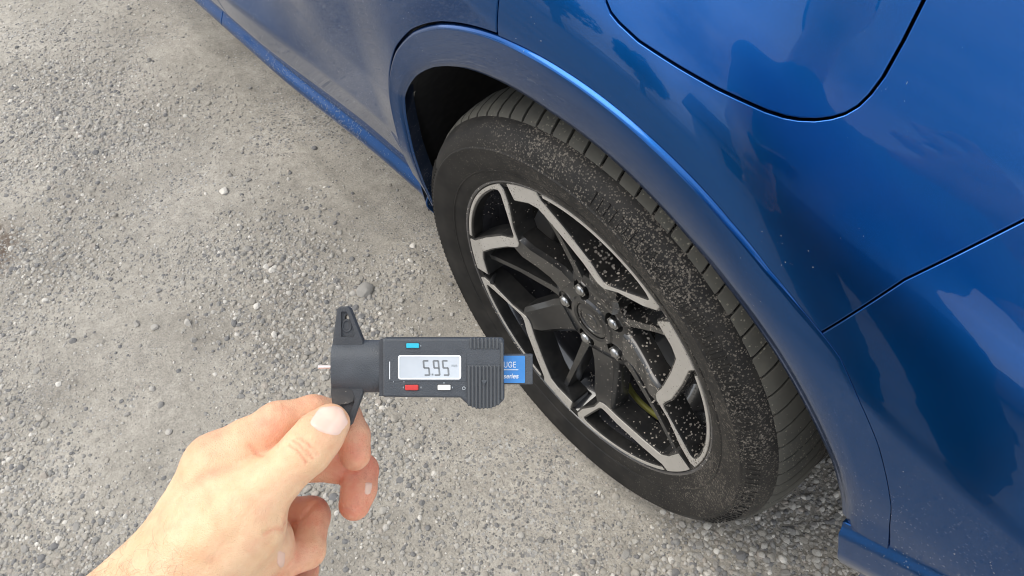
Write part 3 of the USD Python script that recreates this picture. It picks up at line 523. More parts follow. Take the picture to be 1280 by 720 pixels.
# ------------------------------------------------------------------ the tread depth gauge, held up before the wheel
GD = 0.365; GS = GD / FPX
GM = np.eye(4); GM[0, :3], GM[1, :3], GM[2, :3], GM[3, :3] = RC[0], -RC[1], -RC[2], at(550, 460, GD)
GA = xf('depth_gauge', matrix=GM); tag(GA, 'black digital tread depth gauge reading 5.95, held between thumb and finger', 'gauge')
def gp(*pts): return [((x - 550) * GS, (460 - y) * GS) for x, y in pts]
def gpoly(*pts): return Polygon(gp(*pts))
def gbox(x0, y0, x1, y1, r=0): return rrect((x0 - 550) * GS, (x1 - 550) * GS, (460 - y1) * GS, (460 - y0) * GS, max(r * GS, 1e-5))
def text3(name, txt, x, y, h, z, m, bold=False, slant=0.0, narrow=1.0):
    t = meshkit.text_mesh(txt, h * GS, 0.00012, bold); v = t.vertices.copy(); v[:, 0] = v[:, 0] * narrow + v[:, 1] * slant; t.vertices = v + [(x - 550) * GS, (460 - y) * GS, z]; return put(name, t, m, GA, smooth=False)
body = gpoly((477.5, 423), (627, 423), (629.5, 426), (630, 500), (624, 506), (614, 510.5), (597, 511.5), (586, 507.5), (575, 497.5), (478, 496.5)).buffer(-2.5 * GS).buffer(2.5 * GS, quad_segs=4)
put('display_housing', slab(body, -.0115, 0, .0013, 14), M_grey, GA, smooth=40)
put('housing_seam', slab(body.buffer(.0002), -.0078, -.0070, 0), M_foot, GA, smooth=30)
foot = gpoly((418, 386), (421, 383.5), (431, 383.5), (434.5, 386), (451, 427), (451, 493), (436, 534), (432, 537), (420, 537), (415, 533), (410, 493), (412.5, 427))
slot = gpoly((423, 390), (430.5, 390), (440, 414), (440, 422), (423, 422)).buffer(-1.6 * GS).buffer(1.6 * GS)
slot2 = gpoly((423, 498), (440, 498), (440, 505), (431, 530), (423, 530)).buffer(-1.6 * GS).buffer(1.6 * GS)
hole = affinity.scale(Point(gp((430.0, 398))[0]).buffer(1, 16), 2.9 * GS, 4.6 * GS)
wing = slab(foot, -.0110, -.0052, .0006, 8)
cut = manifold3d.Manifold.extrude(cs(slot), .01).translate([0, 0, -.0066]) + manifold3d.Manifold.extrude(cs(slot2), .01).translate([0, 0, -.0066]) + manifold3d.Manifold.extrude(cs(hole), .03).translate([0, 0, -.02])
wm = manifold3d.Manifold(manifold3d.Mesh(wing.vertices.astype(np.float32), wing.faces.astype(np.uint32))) - cut
put('measuring_foot', tm(wm), M_foot, GA, smooth=30)
put('foot_collar', cat(*[trimesh.creation.torus(.0021, .0004, 20, 8, transform=np.array([[1, 0, 0, (430 - 550) * GS], [0, 1.35, 0, (460 - 408) * GS], [0, 0, 1, -.0064], [0, 0, 0, 1]]))]), M_foot, GA, smooth=40)
# the block between foot and housing: a gently barrelled front
yy = np.linspace(427, 493.5, 20); prof2 = [((460 - y) * GS, -.0016 - .0065 * abs((y - 460) / 33.5) ** 3.2) for y in yy] + [((460 - 493.5) * GS, -.0115), ((460 - 427) * GS, -.0115)]
bl = trimesh.creation.extrude_polygon(Polygon(prof2), (477.5 - 412) * GS, engine='earcut'); v = bl.vertices.copy(); bl.vertices = np.stack([v[:, 2] + (412 - 550) * GS, v[:, 0], v[:, 1]], 1); trimesh.repair.fix_normals(bl)
put('foot_block', bl, M_grey, GA, smooth=40)
put('housing_step', slab(gbox(473.5, 425, 479, 495.5), -.0108, -.0012, 0), M_foot, GA, smooth=False)
sandp = Polygon([(x + .0004 * math.sin(i * 2.1), y) for i, (x, y) in enumerate(gp((413, 479), (419, 477), (425, 482), (430, 487), (436, 491), (440, 497), (438, 503), (430, 506), (420, 507), (413, 505), (411, 492)))]).buffer(.0003)
put('grease_smear', slab(sandp, -.0053, -.00495, 0), M_sand, GA, smooth=False)
pn = trimesh.creation.cylinder(radius=2.4 * GS, height=30 * GS, sections=16); pn.apply_transform(trimesh.transformations.rotation_matrix(math.pi / 2, [0, 1, 0])); pn.apply_translation([(409 - 550) * GS, (460 - 460.3) * GS, -.0060]); put('probe_pin', pn, M_pin, GA, smooth=40)
tail = slab(gbox(600, 444.2, 666.3, 482.2, 1), -.0098, -.0048, .0004, 8); put('slider_tail', tail, M_grey, GA, smooth=30)
put('tail_label', slab(gbox(601, 445.8, 656.5, 480.2, 1.5), -.0049, -.00455, 0), M_label, GA, smooth=False)
text3('label_text', 'UGE', 629.0, 460.6, 7.2, -.00453, M_print, False, 0, .80); text3('label_text', 'series', 628.6, 474.2, 5.4, -.00453, M_print, True, .16, .92)
put('label_line', slab(gbox(629, 463.0, 648, 463.9), -.0046, -.00442, 0), M_print, GA, smooth=False)
# display
rec = gbox(485.5, 441, 583, 476.5, 2); put('display_surround', slab(rec.difference(gbox(498, 444, 576.3, 474, 2)), -.0003, .00022, 0), M_grey, GA, smooth=False)
put('display_frame', slab(gbox(497.6, 443.8, 576.4, 474.2, 3.2).difference(gbox(499.4, 445.6, 574.6, 472.4, 2)), -.0003, .00035, 0), M_lcdframe, GA, smooth=False)
put('display', slab(gbox(499.2, 445.4, 574.8, 472.6, 2), -.0003, .00012, 0), M_lcd, GA, smooth=False)
SEGS = {'a': ((0, 1), (1, 1)), 'b': ((1, 1), (1, .5)), 'c': ((1, .5), (1, 0)), 'd': ((0, 0), (1, 0)), 'e': ((0, 0), (0, .5)), 'f': ((0, .5), (0, 1)), 'g': ((0, .5), (1, .5))}
def digit(ch, x0, x1, yb, yt, sl=.10, w=1.25):
    ms = []
    for c in {'5': 'acdfg', '9': 'abcdfg'}[ch]:
        (ax, ay), (bx_, by) = SEGS[c]; d = np.array([(bx_ - ax), (by - ay)], float); d /= max(np.linalg.norm(d), 1e-9)
        X = lambda u, w_: (x0 + (x1 - x0) * u + sl * (yt - yb) * -w_ * -1, yb + (yt - yb) * w_)
        p, q = np.array(X(ax, ay)), np.array(X(bx_, by)); L = q - p; L /= np.linalg.norm(L); p, q = p + L * .9, q - L * .9
        ms.append(slab(LineString(gp(tuple(p), tuple(q))).buffer(w * GS, cap_style=3, quad_segs=2), .00010, .00020, 0))
    put('display_digit', cat(*ms), M_seg, GA, smooth=False)
for ch, x0 in (('5', 531.0), ('9', 543.6), ('5', 555.0)): digit(ch, x0, x0 + 6.0, 468.8, 451.0, .10, 1.05)
put('decimal_point', slab(gbox(539.6, 467, 541.8, 469.2), .0001, .0002, 0), M_seg, GA, smooth=False)
text3('display_unit', 'mm', 564.2, 458.4, 3.4, .00012, M_ghost, True, 0, .9)
for x0, y0, x1, y1, m, nm in ((508, 429, 524, 435, M_cyan, 'cyan_button'), (506.4, 481, 523, 487.6, M_red, 'red_button'), (547.2, 481, 563.2, 487.4, M_white, 'white_button')):
    put(nm, slab(gbox(x0 - .9, y0 - .9, x1 + .9, y1 + .9, 1.2), -.0004, .00008, 0), M_foot, GA, smooth=False); put(nm, slab(gbox(x0, y0, x1, y1, 1.0), -.0004, .0009, .0003, 8), m, GA, smooth=35)
put('printed_line', slab(gbox(486.7, 452, 487.7, 474), -.0001, .0003, 0), M_print, GA, smooth=False)
for x, y in ((526, 432.2), (504.2, 484.3), (526.3, 484.3), (565.4, 484.3), (492, 476.8), (505, 476.8), (555, 478.5)): put('printed_mark', slab(gbox(x - .5, y - 1.0, x + .5, y + 1.0), -.0001, .00016, 0), M_ghost, GA, smooth=False)
put('printed_ring', slab(Point(gp((579.8, 485.3))[0]).buffer(2.2 * GS).difference(Point(gp((579.8, 485.3))[0]).buffer(1.4 * GS)), -.0001, .0002, 0), M_ghost, GA, smooth=False)
# grip ribs: short row at the top, long ribs on the battery cover
for i in range(8):
    x = 588.6 + i * 4.72; put('grip_rib', slab(gbox(x - 1.35, 422.4, x + 1.35, 436.5, 1.2), -.004, .00075, .00045, 8), M_rib, GA, smooth=40)
cover = body.intersection(gbox(582.5, 455, 626.5, 513, 2)).buffer(-.0003)
put('battery_cover', slab(cover, -.001, .00045, .0003, 8), M_grey, GA, smooth=35)
for i in range(9):
    x = 586.2 + i * 4.6; c = LineString(gp((x, 440), (x, 530))).intersection(cover)
    y0, y1 = 460 - c.bounds[3] / GS, 460 - c.bounds[1] / GS
    put('grip_rib', slab(gbox(x - 1.35, y0 + 1.2, x + 1.35, y1 + .8, 1.3), -.003, .00125, .0004, 8), M_rib, GA, smooth=40)
put('cover_arrow', slab(gpoly((601, 474.5), (609.5, 474.5), (605.2, 482)), 0, .00155, .0003, 6), M_grey, GA, smooth=30)
put('housing_edge', slab(gbox(625.6, 428, 629.2, 500, 1.4), -.004, .0008, .0005, 8), M_rib, GA, smooth=40)

# ------------------------------------------------------------------ the person holding it
def K(px, py, D): return CC + ray(px, py) * D
def sdf_bone(p, a, b, ra, rb):
    ab = b - a; t = np.clip(((p - a) @ ab) / (ab @ ab), 0, 1); return np.linalg.norm(p - a - t[:, None] * ab, axis=1) - (ra + (rb - ra) * t)
def smin(a, b, k):
    h = np.clip(.5 + .5 * (b - a) / k, 0, 1); return b + (a - b) * h - k * h * (1 - h)
def chain(p, js, k=.003):
    d = None
    for (a, ra), (b, rb) in zip(js[:-1], js[1:]):
        e = sdf_bone(p, a, b, ra, rb); d = e if d is None else smin(d, e, k)
    return d
def J(*rows): return [(K(x, y, D), r) for x, y, D, r in rows]
THUMB = J((222, 735, .350, .0195), (305, 640, .3475, .0138), (340, 604, .350, .0118), (384, 562.5, .3535, .0116), (400, 543, .3565, .0112), (413, 529, .3590, .0093))
INDEX = J((273, 581, .364, .0140), (310, 553, .366, .0112), (347, 530, .370, .0104), (392, 518, .3795, .0092), (430, 523, .3865, .0086), (440, 545, .3835, .0086), (444, 568, .380, .0080))
MIDDLE = J((276, 602, .385, .0145), (340, 588, .398, .0100), (392, 578, .405, .0096), (452, 588, .406, .0087), (449, 612, .399, .0089), (443, 631, .394, .0080))
RING = J((286, 640, .404, .0135), (340, 643, .409, .0098), (389, 645, .409, .0098), (384, 688, .394, .0090), (356, 703, .383, .0080))
PINKY = J((292, 682, .418, .0125), (378, 712, .420, .0085), (372, 746, .402, .0078), (345, 753, .392, .0070))
WR = [K(166, 788, .363), K(206, 802, .400)]
ELB = np.array([.17, -.79, 1.03]); SHL = np.array([.18, -.93, 1.40])
def forearm_bones():
    off = (WR[1] - WR[0]) * .42; mid = (WR[0] + WR[1]) / 2 * .5 + ELB * .5
    return [(WR[0], mid - off, .0200, .0300), (WR[1], mid + off, .0190, .0285), (mid - off, ELB - off * .5, .0300, .034), (mid + off, ELB + off * .5, .0285, .034)]
def hand_sdf(p):
    palm = None
    def add(d, k=.016):
        nonlocal palm
        palm = d if palm is None else smin(palm, d, k)
    add(sdf_bone(p, K(190, 742, .366), K(273, 583, .3655), .0180, .0145)); add(sdf_bone(p, K(194, 748, .381), K(280, 606, .385), .0175, .0145))
    add(sdf_bone(p, K(192, 752, .395), K(286, 640, .404), .0170, .0140)); add(sdf_bone(p, K(202, 760, .408), K(292, 682, .418), .0160, .0130))
    add(sdf_bone(p, K(240, 742, .372), K(325, 680, .372), .020, .0165)); add(sdf_bone(p, K(222, 735, .352), K(312, 662, .351), .0200, .0155), .014)
    add(sdf_bone(p, K(215, 700, .356), K(285, 622, .357), .0140, .0125), .02)
    add(sdf_bone(p, K(300, 612, .358), K(338, 556, .3685), .0105, .0072), .012)
    for w, q in zip(WR, (K(190, 742, .366), K(202, 760, .408))): add(sdf_bone(p, q, w, .0185, .0200), .02)
    for a, b, ra, rb in forearm_bones(): add(sdf_bone(p, a, b, ra, rb), .03)
    d = smin(palm, chain(p, THUMB), .010)
    dd = palm
    out = d
    for f, k in ((INDEX, .010), (MIDDLE, .008), (RING, .008), (PINKY, .008)):
        out = np.minimum(out, smin(palm, chain(p, f), k))
    return out
def surface_nets(fn, lo, hi, h):
    ax = [np.arange(l, u + h, h) for l, u in zip(lo, hi)]; G = np.stack(np.meshgrid(*ax, indexing='ij'), -1); S = G.shape[:3]
    if h < .002:                               # fine grid: only evaluate near the surface
        gc = [np.arange(l, u + 5 * h, 4 * h) for l, u in zip(lo, hi)]; C_ = np.stack(np.meshgrid(*gc, indexing='ij'), -1); dc = fn(C_.reshape(-1, 3)).reshape(C_.shape[:3])
        d = np.repeat(np.repeat(np.repeat(dc, 4, 0), 4, 1), 4, 2)[:S[0], :S[1], :S[2]].copy(); nb_ = np.abs(d) < 9 * h; pts_ = G[nb_]; d[nb_] = np.concatenate([fn(c) for c in np.array_split(pts_, 12)])
    else: d = np.concatenate([fn(c) for c in np.array_split(G.reshape(-1, 3), 24)]).reshape(S)
    ins = d < 0
    cnt = sum(ins[i:S[0] - 1 + i, j:S[1] - 1 + j, k:S[2] - 1 + k].astype(int) for i in (0, 1) for j in (0, 1) for k in (0, 1)); act = (cnt > 0) & (cnt < 8)
    idx = -np.ones(act.shape, int); idx[act] = np.arange(act.sum()); c = np.argwhere(act); acc = np.zeros((len(c), 3)); num = np.zeros(len(c))
    for a in np.ndindex(2, 2, 2):
        for k in range(3):
            if a[k]: continue
            b = list(a); b[k] = 1; da, db = d[tuple((c + a).T)], d[tuple((c + b).T)]; m = (da < 0) != (db < 0)
            t = np.where(m, da / np.where(m, da - db, 1), 0); pt = c + np.array(a) + t[:, None] * (np.array(b) - np.array(a)); acc += pt * m[:, None]; num += m
    V = np.array(lo) + acc / num[:, None] * h; F = []
    for k in range(3):
        u, w = (k + 1) % 3, (k + 2) % 3; sl = [slice(None)] * 3; sl2 = [slice(None)] * 3; sl[k] = slice(0, -1); sl2[k] = slice(1, None)
        cr = np.argwhere(ins[tuple(sl)] != ins[tuple(sl2)]); cr = cr[(cr[:, u] > 0) & (cr[:, w] > 0) & (cr[:, u] < S[u] - 1) & (cr[:, w] < S[w] - 1)]
        def at_(du, dw): e = cr.copy(); e[:, u] -= du; e[:, w] -= dw; return idx[tuple(e.T)]
        q = np.stack([at_(1, 1), at_(0, 1), at_(0, 0), at_(1, 0)], 1); fl_ = ~ins[tuple(cr.T)]; q[fl_] = q[fl_][:, ::-1]; q = q[(q >= 0).all(1)]; F += [q[:, [0, 1, 2]], q[:, [0, 2, 3]]]
    return V, np.vstack(F)
allj = np.array([j[0] for f in (THUMB, INDEX, MIDDLE, RING, PINKY) for j in f] + [WR[0], WR[1]])
HV, HF = surface_nets(hand_sdf, allj.min(0) - .034, allj.max(0) + .034, .0011)
hm = trimesh.Trimesh(HV, HF, process=False); hm.merge_vertices()
def decimate_ok(m):
    try:
        mm = manifold3d.Manifold(manifold3d.Mesh(np.asarray(m.vertices, np.float32), np.asarray(m.faces, np.uint32))); return mm if mm.status() == manifold3d.Error.NoError else None
    except Exception: return None
A3 = lambda *v: np.array(v, float)
HIPL, HIPR, KNL, KNR, ANL, ANR = A3(.275, -.97, .92), A3(.465, -.97, .92), A3(.285, -.88, .50), A3(.505, -.88, .50), A3(.30, -.90, .09), A3(.52, -.91, .09)
SHR, ELR, WRR = A3(.57, -.93, 1.40), A3(.63, -.78, 1.10), A3(.57, -.51, 1.13)
HEAD = A3(.375, -.80, 1.68)
def torso_sdf(p):
    d = sdf_bone(p, A3(0.310, -1.000, 0.950), A3(0.430, -1.000, 0.950), .13, .13)
    for a, b, ra, rb in ((A3(0.370, -0.990, 1.011), A3(0.370, -0.940, 1.218), .135, .14), (A3(0.300, -0.935, 1.194), A3(0.290, -0.910, 1.340), .115, .10), (A3(0.440, -0.935, 1.194), A3(0.450, -0.910, 1.340), .115, .10), (SHL, SHR, .062, .062), (A3(0.370, -0.900, 1.401), A3(0.374, -0.820, 1.560), .062, .055)): d = smin(d, sdf_bone(p, a, b, ra, rb), .04)
    return d
def legs_sdf(p):
    d = None
    for h, k, a in ((HIPL, KNL, ANL), (HIPR, KNR, ANR)):
        e = smin(sdf_bone(p, h, k, .088, .056), smin(sdf_bone(p, k, k + (a - k) * .35 + A3(0, -.01, 0), .054, .056), sdf_bone(p, k + (a - k) * .35 + A3(0, -.01, 0), a, .056, .038), .03), .03); d = e if d is None else np.minimum(d, e)
    return d
def feet_sdf(p): return np.minimum(*[smin(sdf_bone(p, a + A3(0, -.03, -.055), a + A3(0, .06, -.057), .034, .036), sdf_bone(p, a + A3(0, .06, -.057), a + A3(0, .15, -.066), .038, .026), .02) for a in (ANL, ANR)])
def forearm(p, d):
    for a, b, ra, rb in forearm_bones(): d = smin(d, sdf_bone(p, a, b, ra, rb), .03)
    return d
def arms_sdf(p):
    d = np.minimum(forearm(p, sdf_bone(p, SHL, ELB, .055, .040)), smin(sdf_bone(p, SHR, ELR, .055, .040), sdf_bone(p, ELR, WRR, .040, .027), .02))
    w = WRR; u = A3(-.055, .045, .03); d = smin(d, sdf_bone(p, w, w + u * .9, .026, .030), .02)
    for i, (a, b) in enumerate(((A3(-.035, .02, .045), A3(-.02, -.01, .04)), (A3(-.05, .02, .035), A3(-.025, -.012, .035)), (A3(-.06, .02, .018), A3(-.03, -.014, .025)), (A3(-.06, .018, -.002), A3(-.03, -.014, .012)))): d = np.minimum(d, smin(d, chain(p, [(w + u * .9, .011), (w + u * .9 + a, .0095), (w + u * .9 + a + b, .008)]), .006))
    return np.minimum(d, smin(d, chain(p, [(w + u * .2, .013), (w + u * .4 + A3(-.01, -.01, .045), .011), (w + u * .4 + A3(-.04, .0, .06), .009)]), .006))
def head_sdf(p):
    q = (p - HEAD) / A3(.078, .098, .118); d = (np.linalg.norm(q, axis=1) - 1) * .085
    jaw = HEAD + A3(0, .045, -.085); d = smin(d, sdf_bone(p, HEAD + A3(0, .02, -.05), jaw, .062, .040), .03)
    d = smin(d, sdf_bone(p, HEAD + A3(0, .095, .012), HEAD + A3(0, .116, -.028), .009, .014), .012)
    for s in (-1, 1):
        d = smin(d, sdf_bone(p, HEAD + A3(s * .079, -.005, .018), HEAD + A3(s * .078, .0, -.025), .016, .011), .006)
        e = np.linalg.norm(p - HEAD - A3(s * .032, .098, .012), axis=1) - .016; d = np.maximum(d, -smin(-d * 0 + e, e, .001)); d = np.minimum(d, np.linalg.norm(p - HEAD - A3(s * .032, .082, .012), axis=1) - .0135)
    return d
def body_sdf(p):
    d = smin(torso_sdf(p), legs_sdf(p), .03); d = smin(d, feet_sdf(p), .015); d = smin(d, arms_sdf(p), .02); return smin(d, head_sdf(p), .02)
HH = .0105
BV, BF = surface_nets(body_sdf, A3(.0, -1.22, -.03), A3(.80, -.40, 1.84), HH)
bm = trimesh.Trimesh(BV, BF, process=False); bm.merge_vertices()
m1, m2 = decimate_ok(hm), decimate_ok(bm)
skin = tm(m1 + m2) if m1 is not None and m2 is not None else cat(hm, bm)
# creases over the joints that face the camera, pressed into the skin
def on_hand(px, py, d0=.30, d1=.46, lift=0.0):
    o = CC; dirs = np.array([ray(x, y) for x, y in zip(np.atleast_1d(px), np.atleast_1d(py))]); t = np.full(len(dirs), d0)
    for _ in range(70):
        s_ = hand_sdf(o + dirs * t[:, None]); t = np.where(t < d1, t + np.clip(s_, -.01, .03) * .8, t)
    return o + dirs * (t - lift)[:, None]
CRE = [([(366, 551), (374, 556), (383, 565), (391, 575)], .0009, .00065), ([(373, 547), (383, 553), (392, 561), (398, 570)], .0008, .0006), ([(361, 557), (369, 562), (377, 570), (383, 579)], .0008, .0006), ([(370, 556), (378, 562), (385, 571)], .0004, .0006),
       ([(312, 556), (320, 566), (330, 570)], .0008, .0012), ([(356, 655), (375, 650), (395, 628)], .0009, .0012), ([(341, 497), (346, 508), (345, 524)], .0003, .0010), ([(350, 496), (355, 507), (354, 522)], .0003, .0010),
       ([(235, 610), (262, 592), (300, 584)], .0003, .0025), ([(331, 668), (345, 660), (356, 662)], .0006, .0012), ([(430, 590), (440, 592), (448, 588)], .0008, .0010), ([(170, 655), (200, 640), (225, 612)], .0002, .0020)]
V = skin.vertices.copy(); Nn = trimesh.Trimesh(V, skin.faces, process=False).vertex_normals
crease = np.zeros(len(V))
for pl, dep, wd in CRE:
    q = densify(pl, 1.5); pts_ = on_hand(q[:, 0], q[:, 1]); dist, _ = cKDTree(pts_).query(V, distance_upper_bound=.006); k_ = np.where(np.isfinite(dist), np.exp(-(np.minimum(dist, 1) / wd) ** 2), 0); V = V - Nn * (dep * k_)[:, None]; crease = np.maximum(crease, k_ * min(dep / .0009, 1))
# knuckle ridges and tendons on the back of the hand
for pl, dep, wd in (([(215, 668), (240, 610), (258, 570)], .0012, .006), ([(285, 618), (310, 600), (345, 585)], .0008, .006), ([(240, 690), (275, 650), (310, 625)], .0012, .007)):
    q = densify(pl, 4); pts_ = on_hand(q[:, 0], q[:, 1]); dist, _ = cKDTree(pts_).query(V, distance_upper_bound=.03); k_ = np.where(np.isfinite(dist), np.exp(-(np.minimum(dist, 1) / wd) ** 2), 0); V = V + Nn * (dep * k_)[:, None]
near = np.linalg.norm(V - K(280, 640, .37), axis=1) < .13
V = V + Nn * (near * .0011 * (meshkit.fbm(V * 75, 3, 5) - .5))[:, None]
pink = np.zeros(len(V))
for c, r_, a in [(INDEX[-1][0], .022, .55), (INDEX[-2][0], .018, .5), (MIDDLE[-1][0], .024, .65), (MIDDLE[-3][0], .022, .8), (RING[-1][0], .02, .5), (RING[2][0], .022, .55), (PINKY[1][0], .03, .6), (THUMB[-1][0], .014, .25), (K(262, 548, .36), .012, .35), (K(345, 535, .365), .014, .45), (K(385, 505, .375), .014, .35)]: pink = np.maximum(pink, a * np.exp(-(np.linalg.norm(V - c, axis=1) / r_) ** 2))
pink = np.clip(np.maximum(pink * 1.4, crease * .7), 0, 1)
PE = usdkit.mesh(stage, '/World/person', (V, skin.faces), M_skin, smooth=True)
UsdGeom.PrimvarsAPI(PE).CreatePrimvar('pink', Sdf.ValueTypeNames.FloatArray, 'vertex').Set(Vt.FloatArray.FromNumpy(pink.astype(np.float32)))
tag(PE, 'person reaching in, bare left hand pinching the foot of the gauge', 'person')
def nail(name, base0, base1, tip0, tip1, bulge, lift=.00045, m_=None):
    "a nail: a patch between its root and its free edge, laid on the finger and sunk at the sides"
    b0, b1, t0, t1 = (np.array(x, float) for x in (base0, base1, tip0, tip1)); nu, nv_ = 18, 18; q = []; h = []
    for u in np.linspace(0, 1, nu):
        for w in np.linspace(-1, 1, nv_):
            e0, e1 = b0 + (t0 - b0) * u, b1 + (t1 - b1) * u; c = (e0 + e1) / 2 + (e1 - e0) / 2 * w * (1 - .30 * abs(2 * u - 1) ** 6 * (1 if u > .5 else .45)); ax_ = ((t0 + t1) - (b0 + b1)) / 2
            c = c + ax_ * (bulge * (1 - w * w) * (2 * u - 1) * (1 if u > .5 else .45)); q.append(c); h.append(lift * (1.4 * (1 - abs(w) ** 6) * (1 - (abs(2 * u - 1)) ** 10) - .4))
    q = np.array(q); pts_ = on_hand(q[:, 0], q[:, 1]); d = CC - pts_; d /= np.linalg.norm(d, axis=1)[:, None]; v = pts_ + d * np.array(h)[:, None]; f = []
    for i in range(nu - 1):
        for j in range(nv_ - 1): a = i * nv_ + j; f += [(a, a + 1, a + nv_), (a + 1, a + nv_ + 1, a + nv_)]
    m = trimesh.Trimesh(v, np.array(f), process=False)
    if (m.face_normals * (CC - m.triangles_center)).sum(1).mean() < 0: m.invert()
    put(name, m, m_ or M_nail, PE, smooth=True)
nail('thumb_nail', (386, 529), (422, 546), (402, 506), (438, 526), .30)
nail('finger_nail', (456, 603), (466, 604), (455, 617), (463.5, 617), .12, m_=M_nail2); nail('finger_nail', (347, 689), (357, 691), (346, 705), (355, 709), .15, m_=M_nail2)
def cloth(name, fn, lo, hi, h, m):
    v, f = surface_nets(fn, lo, hi, h); put(name, trimesh.Trimesh(v, f, process=False), m, PE, smooth=True)
def sleeve(p): return np.minimum(sdf_bone(p, SHL, SHL + (ELB - SHL) * .62, .070, .058), sdf_bone(p, SHR, SHR + (ELR - SHR) * .62, .070, .058))
cloth('shirt', lambda p: np.maximum(smin(torso_sdf(p) - .014, sleeve(p), .03), np.maximum(.95 - p[:, 2], p[:, 2] - 1.475)), A3(.02, -1.22, .92), A3(.76, -.68, 1.52), .012, M_shirt)
cloth('trousers', lambda p: np.maximum(np.minimum(smin(legs_sdf(p) - .016, torso_sdf(p) - .011, .04), 9), np.maximum(.075 - p[:, 2], p[:, 2] - .985)), A3(.10, -1.22, .06), A3(.66, -.70, 1.0), .012, M_jeans)
cloth('shoes', lambda p: feet_sdf(p) - .010, A3(.20, -1.05, -.02), A3(.62, -.62, .14), .008, M_shoe)
cloth('hair', lambda p: np.maximum((np.linalg.norm((p - HEAD - A3(0, -.012, .012)) / A3(.088, .104, .122), axis=1) - 1) * .09, np.minimum(p[:, 1] - (HEAD[1] + .062), 9) * 0 + np.maximum((p[:, 1] - HEAD[1]) * .8 - (p[:, 2] - HEAD[2]) * .9 - .005, -9)), HEAD - .14, HEAD + .15, .008, M_hair)
# fine dark hairs on the wrist
hr = np.random.default_rng(5); hx, hy = hr.uniform(100, 330, 900), hr.uniform(600, 760, 900); kk = ((hx - 100) * .8 + (720 - hy) < 95 + hr.normal(0, 22, 900)); hx, hy = hx[kk], hy[kk]; p0 = on_hand(hx, hy); okh = np.abs(hand_sdf(p0)) < .002; p0 = p0[okh]
e_ = .0006; gn = np.stack([hand_sdf(p0 + A3(*(e_ * np.eye(3)[k]))) - hand_sdf(p0 - A3(*(e_ * np.eye(3)[k]))) for k in range(3)], 1); gn /= np.linalg.norm(gn, axis=1)[:, None]
dirn = (WR[0] - K(262, 576, .3655)); dirn /= np.linalg.norm(dirn); pts_ = []
for p_, n_ in zip(p0, gn):
    L = hr.uniform(.003, .0065); t_ = dirn * -.2 + hr.normal(0, .55, 3); t_ -= n_ * (t_ @ n_); t_ /= np.linalg.norm(t_) + 1e-9
    pts_ += [p_, p_ + (t_ * .5 + n_ * .28) * L, p_ + (t_ * 1.0 + n_ * .25) * L, p_ + (t_ * 1.35 + n_ * .12) * L]
bc = UsdGeom.BasisCurves.Define(stage, '/World/person/arm_hair'); bc.CreateTypeAttr('cubic'); bc.CreateBasisAttr('catmullRom'); bc.CreateWrapAttr('pinned')
bc.CreatePointsAttr(Vt.Vec3fArray.FromNumpy(np.array(pts_, np.float32))); bc.CreateCurveVertexCountsAttr(Vt.IntArray([4] * len(p0))); bc.CreateWidthsAttr(Vt.FloatArray([.000045])); bc.SetWidthsInterpolation('constant')
UsdShade.MaterialBindingAPI.Apply(bc.GetPrim()).Bind(M_hair); tag(bc, kind='stuff')

# ------------------------------------------------------------------ across the yard: what the paint mirrors
M_wall = plain('house_render', (0.55, 0.53, 0.48), 0.9, 0, .4, 60); M_roof = plain('roof_tile', (0.12, 0.075, 0.06), 0.85); M_leaf = mat('leaf', {**POS, 'o': ('geometry', {}), 'r': ('rgb_ramp', {'ramp': [(0, (0.030, 0.052, 0.018)), (1, (0.085, 0.115, 0.035))]}), 'd': ('diffuse_bsdf', {}), 't': ('translucent_bsdf', {}), 'm': ('mix_closure', {'fac': 0.3})},
    [('o.random_per_island', 'r.fac'), ('r.color', 'd.color'), ('r.color', 't.color'), ('d.BSDF', 'm.closure1'), ('t.BSDF', 'm.closure2')], 'm.closure'); M_bark = plain('bark', (0.10, 0.075, 0.055), 0.9, 0, .8, 90)
HO = xf('house', loc=(3.5, -15.0, -.05)); tag(HO, 'low pale rendered house with a dark pitched roof across the yard', 'house')
wl = Polygon([(-6, 0), (6, 0), (6, 2.9), (-6, 2.9)]); 
for x0, x1, z0, z1 in ((-4.6, -3.2, .95, 2.2), (-1.9, -.5, .95, 2.2), (.9, 1.9, .0, 2.15), (3.2, 4.6, .95, 2.2)): wl = wl.difference(sbox(x0, z0, x1, z1))
wm_ = slab(wl, -.30, 0); wm_.apply_transform(XZ); wm_.apply_transform(trimesh.transformations.rotation_matrix(math.pi, [0, 0, 1])); put('wall', cat(wm_, bx(-6, 6, -5.6, -5.3, 0, 2.9), bx(-6, -5.7, -5.3, -.001, 0, 2.9), bx(5.7, 6, -5.3, -.001, 0, 2.9)), M_wall, HO, smooth=False)
rf = trimesh.creation.extrude_polygon(Polygon([(-6.2, 2.7), (.6, 2.7), (.6, 2.85), (-2.8, 5.0), (-6.2, 2.85)]), 12.8, engine='earcut'); v = rf.vertices.copy(); rf.vertices = np.stack([v[:, 2] - 6.4, v[:, 0], v[:, 1]], 1); trimesh.repair.fix_normals(rf); put('roof', rf, M_roof, HO, smooth=False)
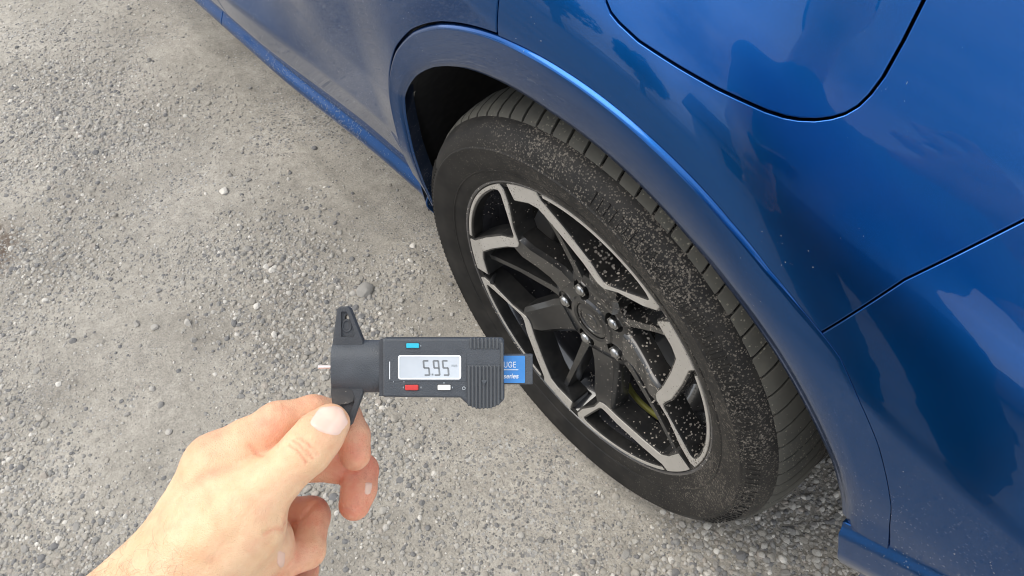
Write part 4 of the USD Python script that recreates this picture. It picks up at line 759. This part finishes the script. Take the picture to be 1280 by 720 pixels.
for x0, x1 in ((-4.6, -3.2), (-1.9, -.5), (3.2, 4.6)): put('window', bx(-x1, -x0, -.16, -.12, .95, 2.2), M_glass, HO)
put('door', bx(-1.9, -.9, -.18, -.12, 0, 2.15), M_under, HO)
def tree(x, y, h, seed, label):
    r = np.random.default_rng(seed); o = xf('tree', loc=(x, y, -.05)); tag(o, label, 'tree', 'trees along the far side of the yard')
    tr_ = [tube([(0, 0, 0), (.06, .03, h * .3), (.02, -.05, h * .62), (0, 0, h * .85)], [.16, .13, .08, .03], 10)]; cl = []
    for i in range(16):
        a = r.uniform(0, 6.28); z0 = h * r.uniform(.28, .7); L = h * r.uniform(.18, .34); e = np.array([math.cos(a) * L, math.sin(a) * L, z0 + L * .7]); tr_.append(tube([(0, 0, z0), e * [.5, .5, 1] + [0, 0, -L * .3], e], [.05, .035, .015], 6)); cl.append((e, h * r.uniform(.10, .19)))
    cl.append((np.array([0, 0, h * .9]), h * .16)); put('trunk', cat(*tr_), M_bark, o, smooth=50); c = []
    for e, rad in cl:
        q = r.normal(size=(330, 3)); q *= (rad * r.uniform(.3, 1, 330) ** .5 / np.linalg.norm(q, axis=1))[:, None]; c.append(e + q)
    c = np.vstack(c); u = r.normal(size=c.shape); u /= np.linalg.norm(u, axis=1)[:, None]; w = np.cross(u, r.normal(size=c.shape)); w /= np.linalg.norm(w, axis=1)[:, None]; sz = r.uniform(.07, .15, len(c))[:, None]
    v = np.stack([c - u * sz, c + w * sz * .5, c + u * sz, c - w * sz * .5], 1).reshape(-1, 3); f = np.arange(len(c))[:, None] * 4 + np.array([0, 1, 2, 3]); put('crown', (v, f), M_leaf, o, smooth=False)
for i, (x, y, h, lb) in enumerate(((-9, -14, 4.2, 'tall round tree at the front end of the row'), (-5.6, -15, 3.6, 'round tree next to the house wall'), (11.6, -14, 3.8, 'tree beyond the far corner of the house'), (16.5, -11, 4.6, 'broad tree towards the rear of the yard'), (19, -4, 4.2, 'tree behind the car'), (-14, -9, 5.6, 'tree at the far front corner of the yard'))): tree(x, y, h, 40 + i, lb)
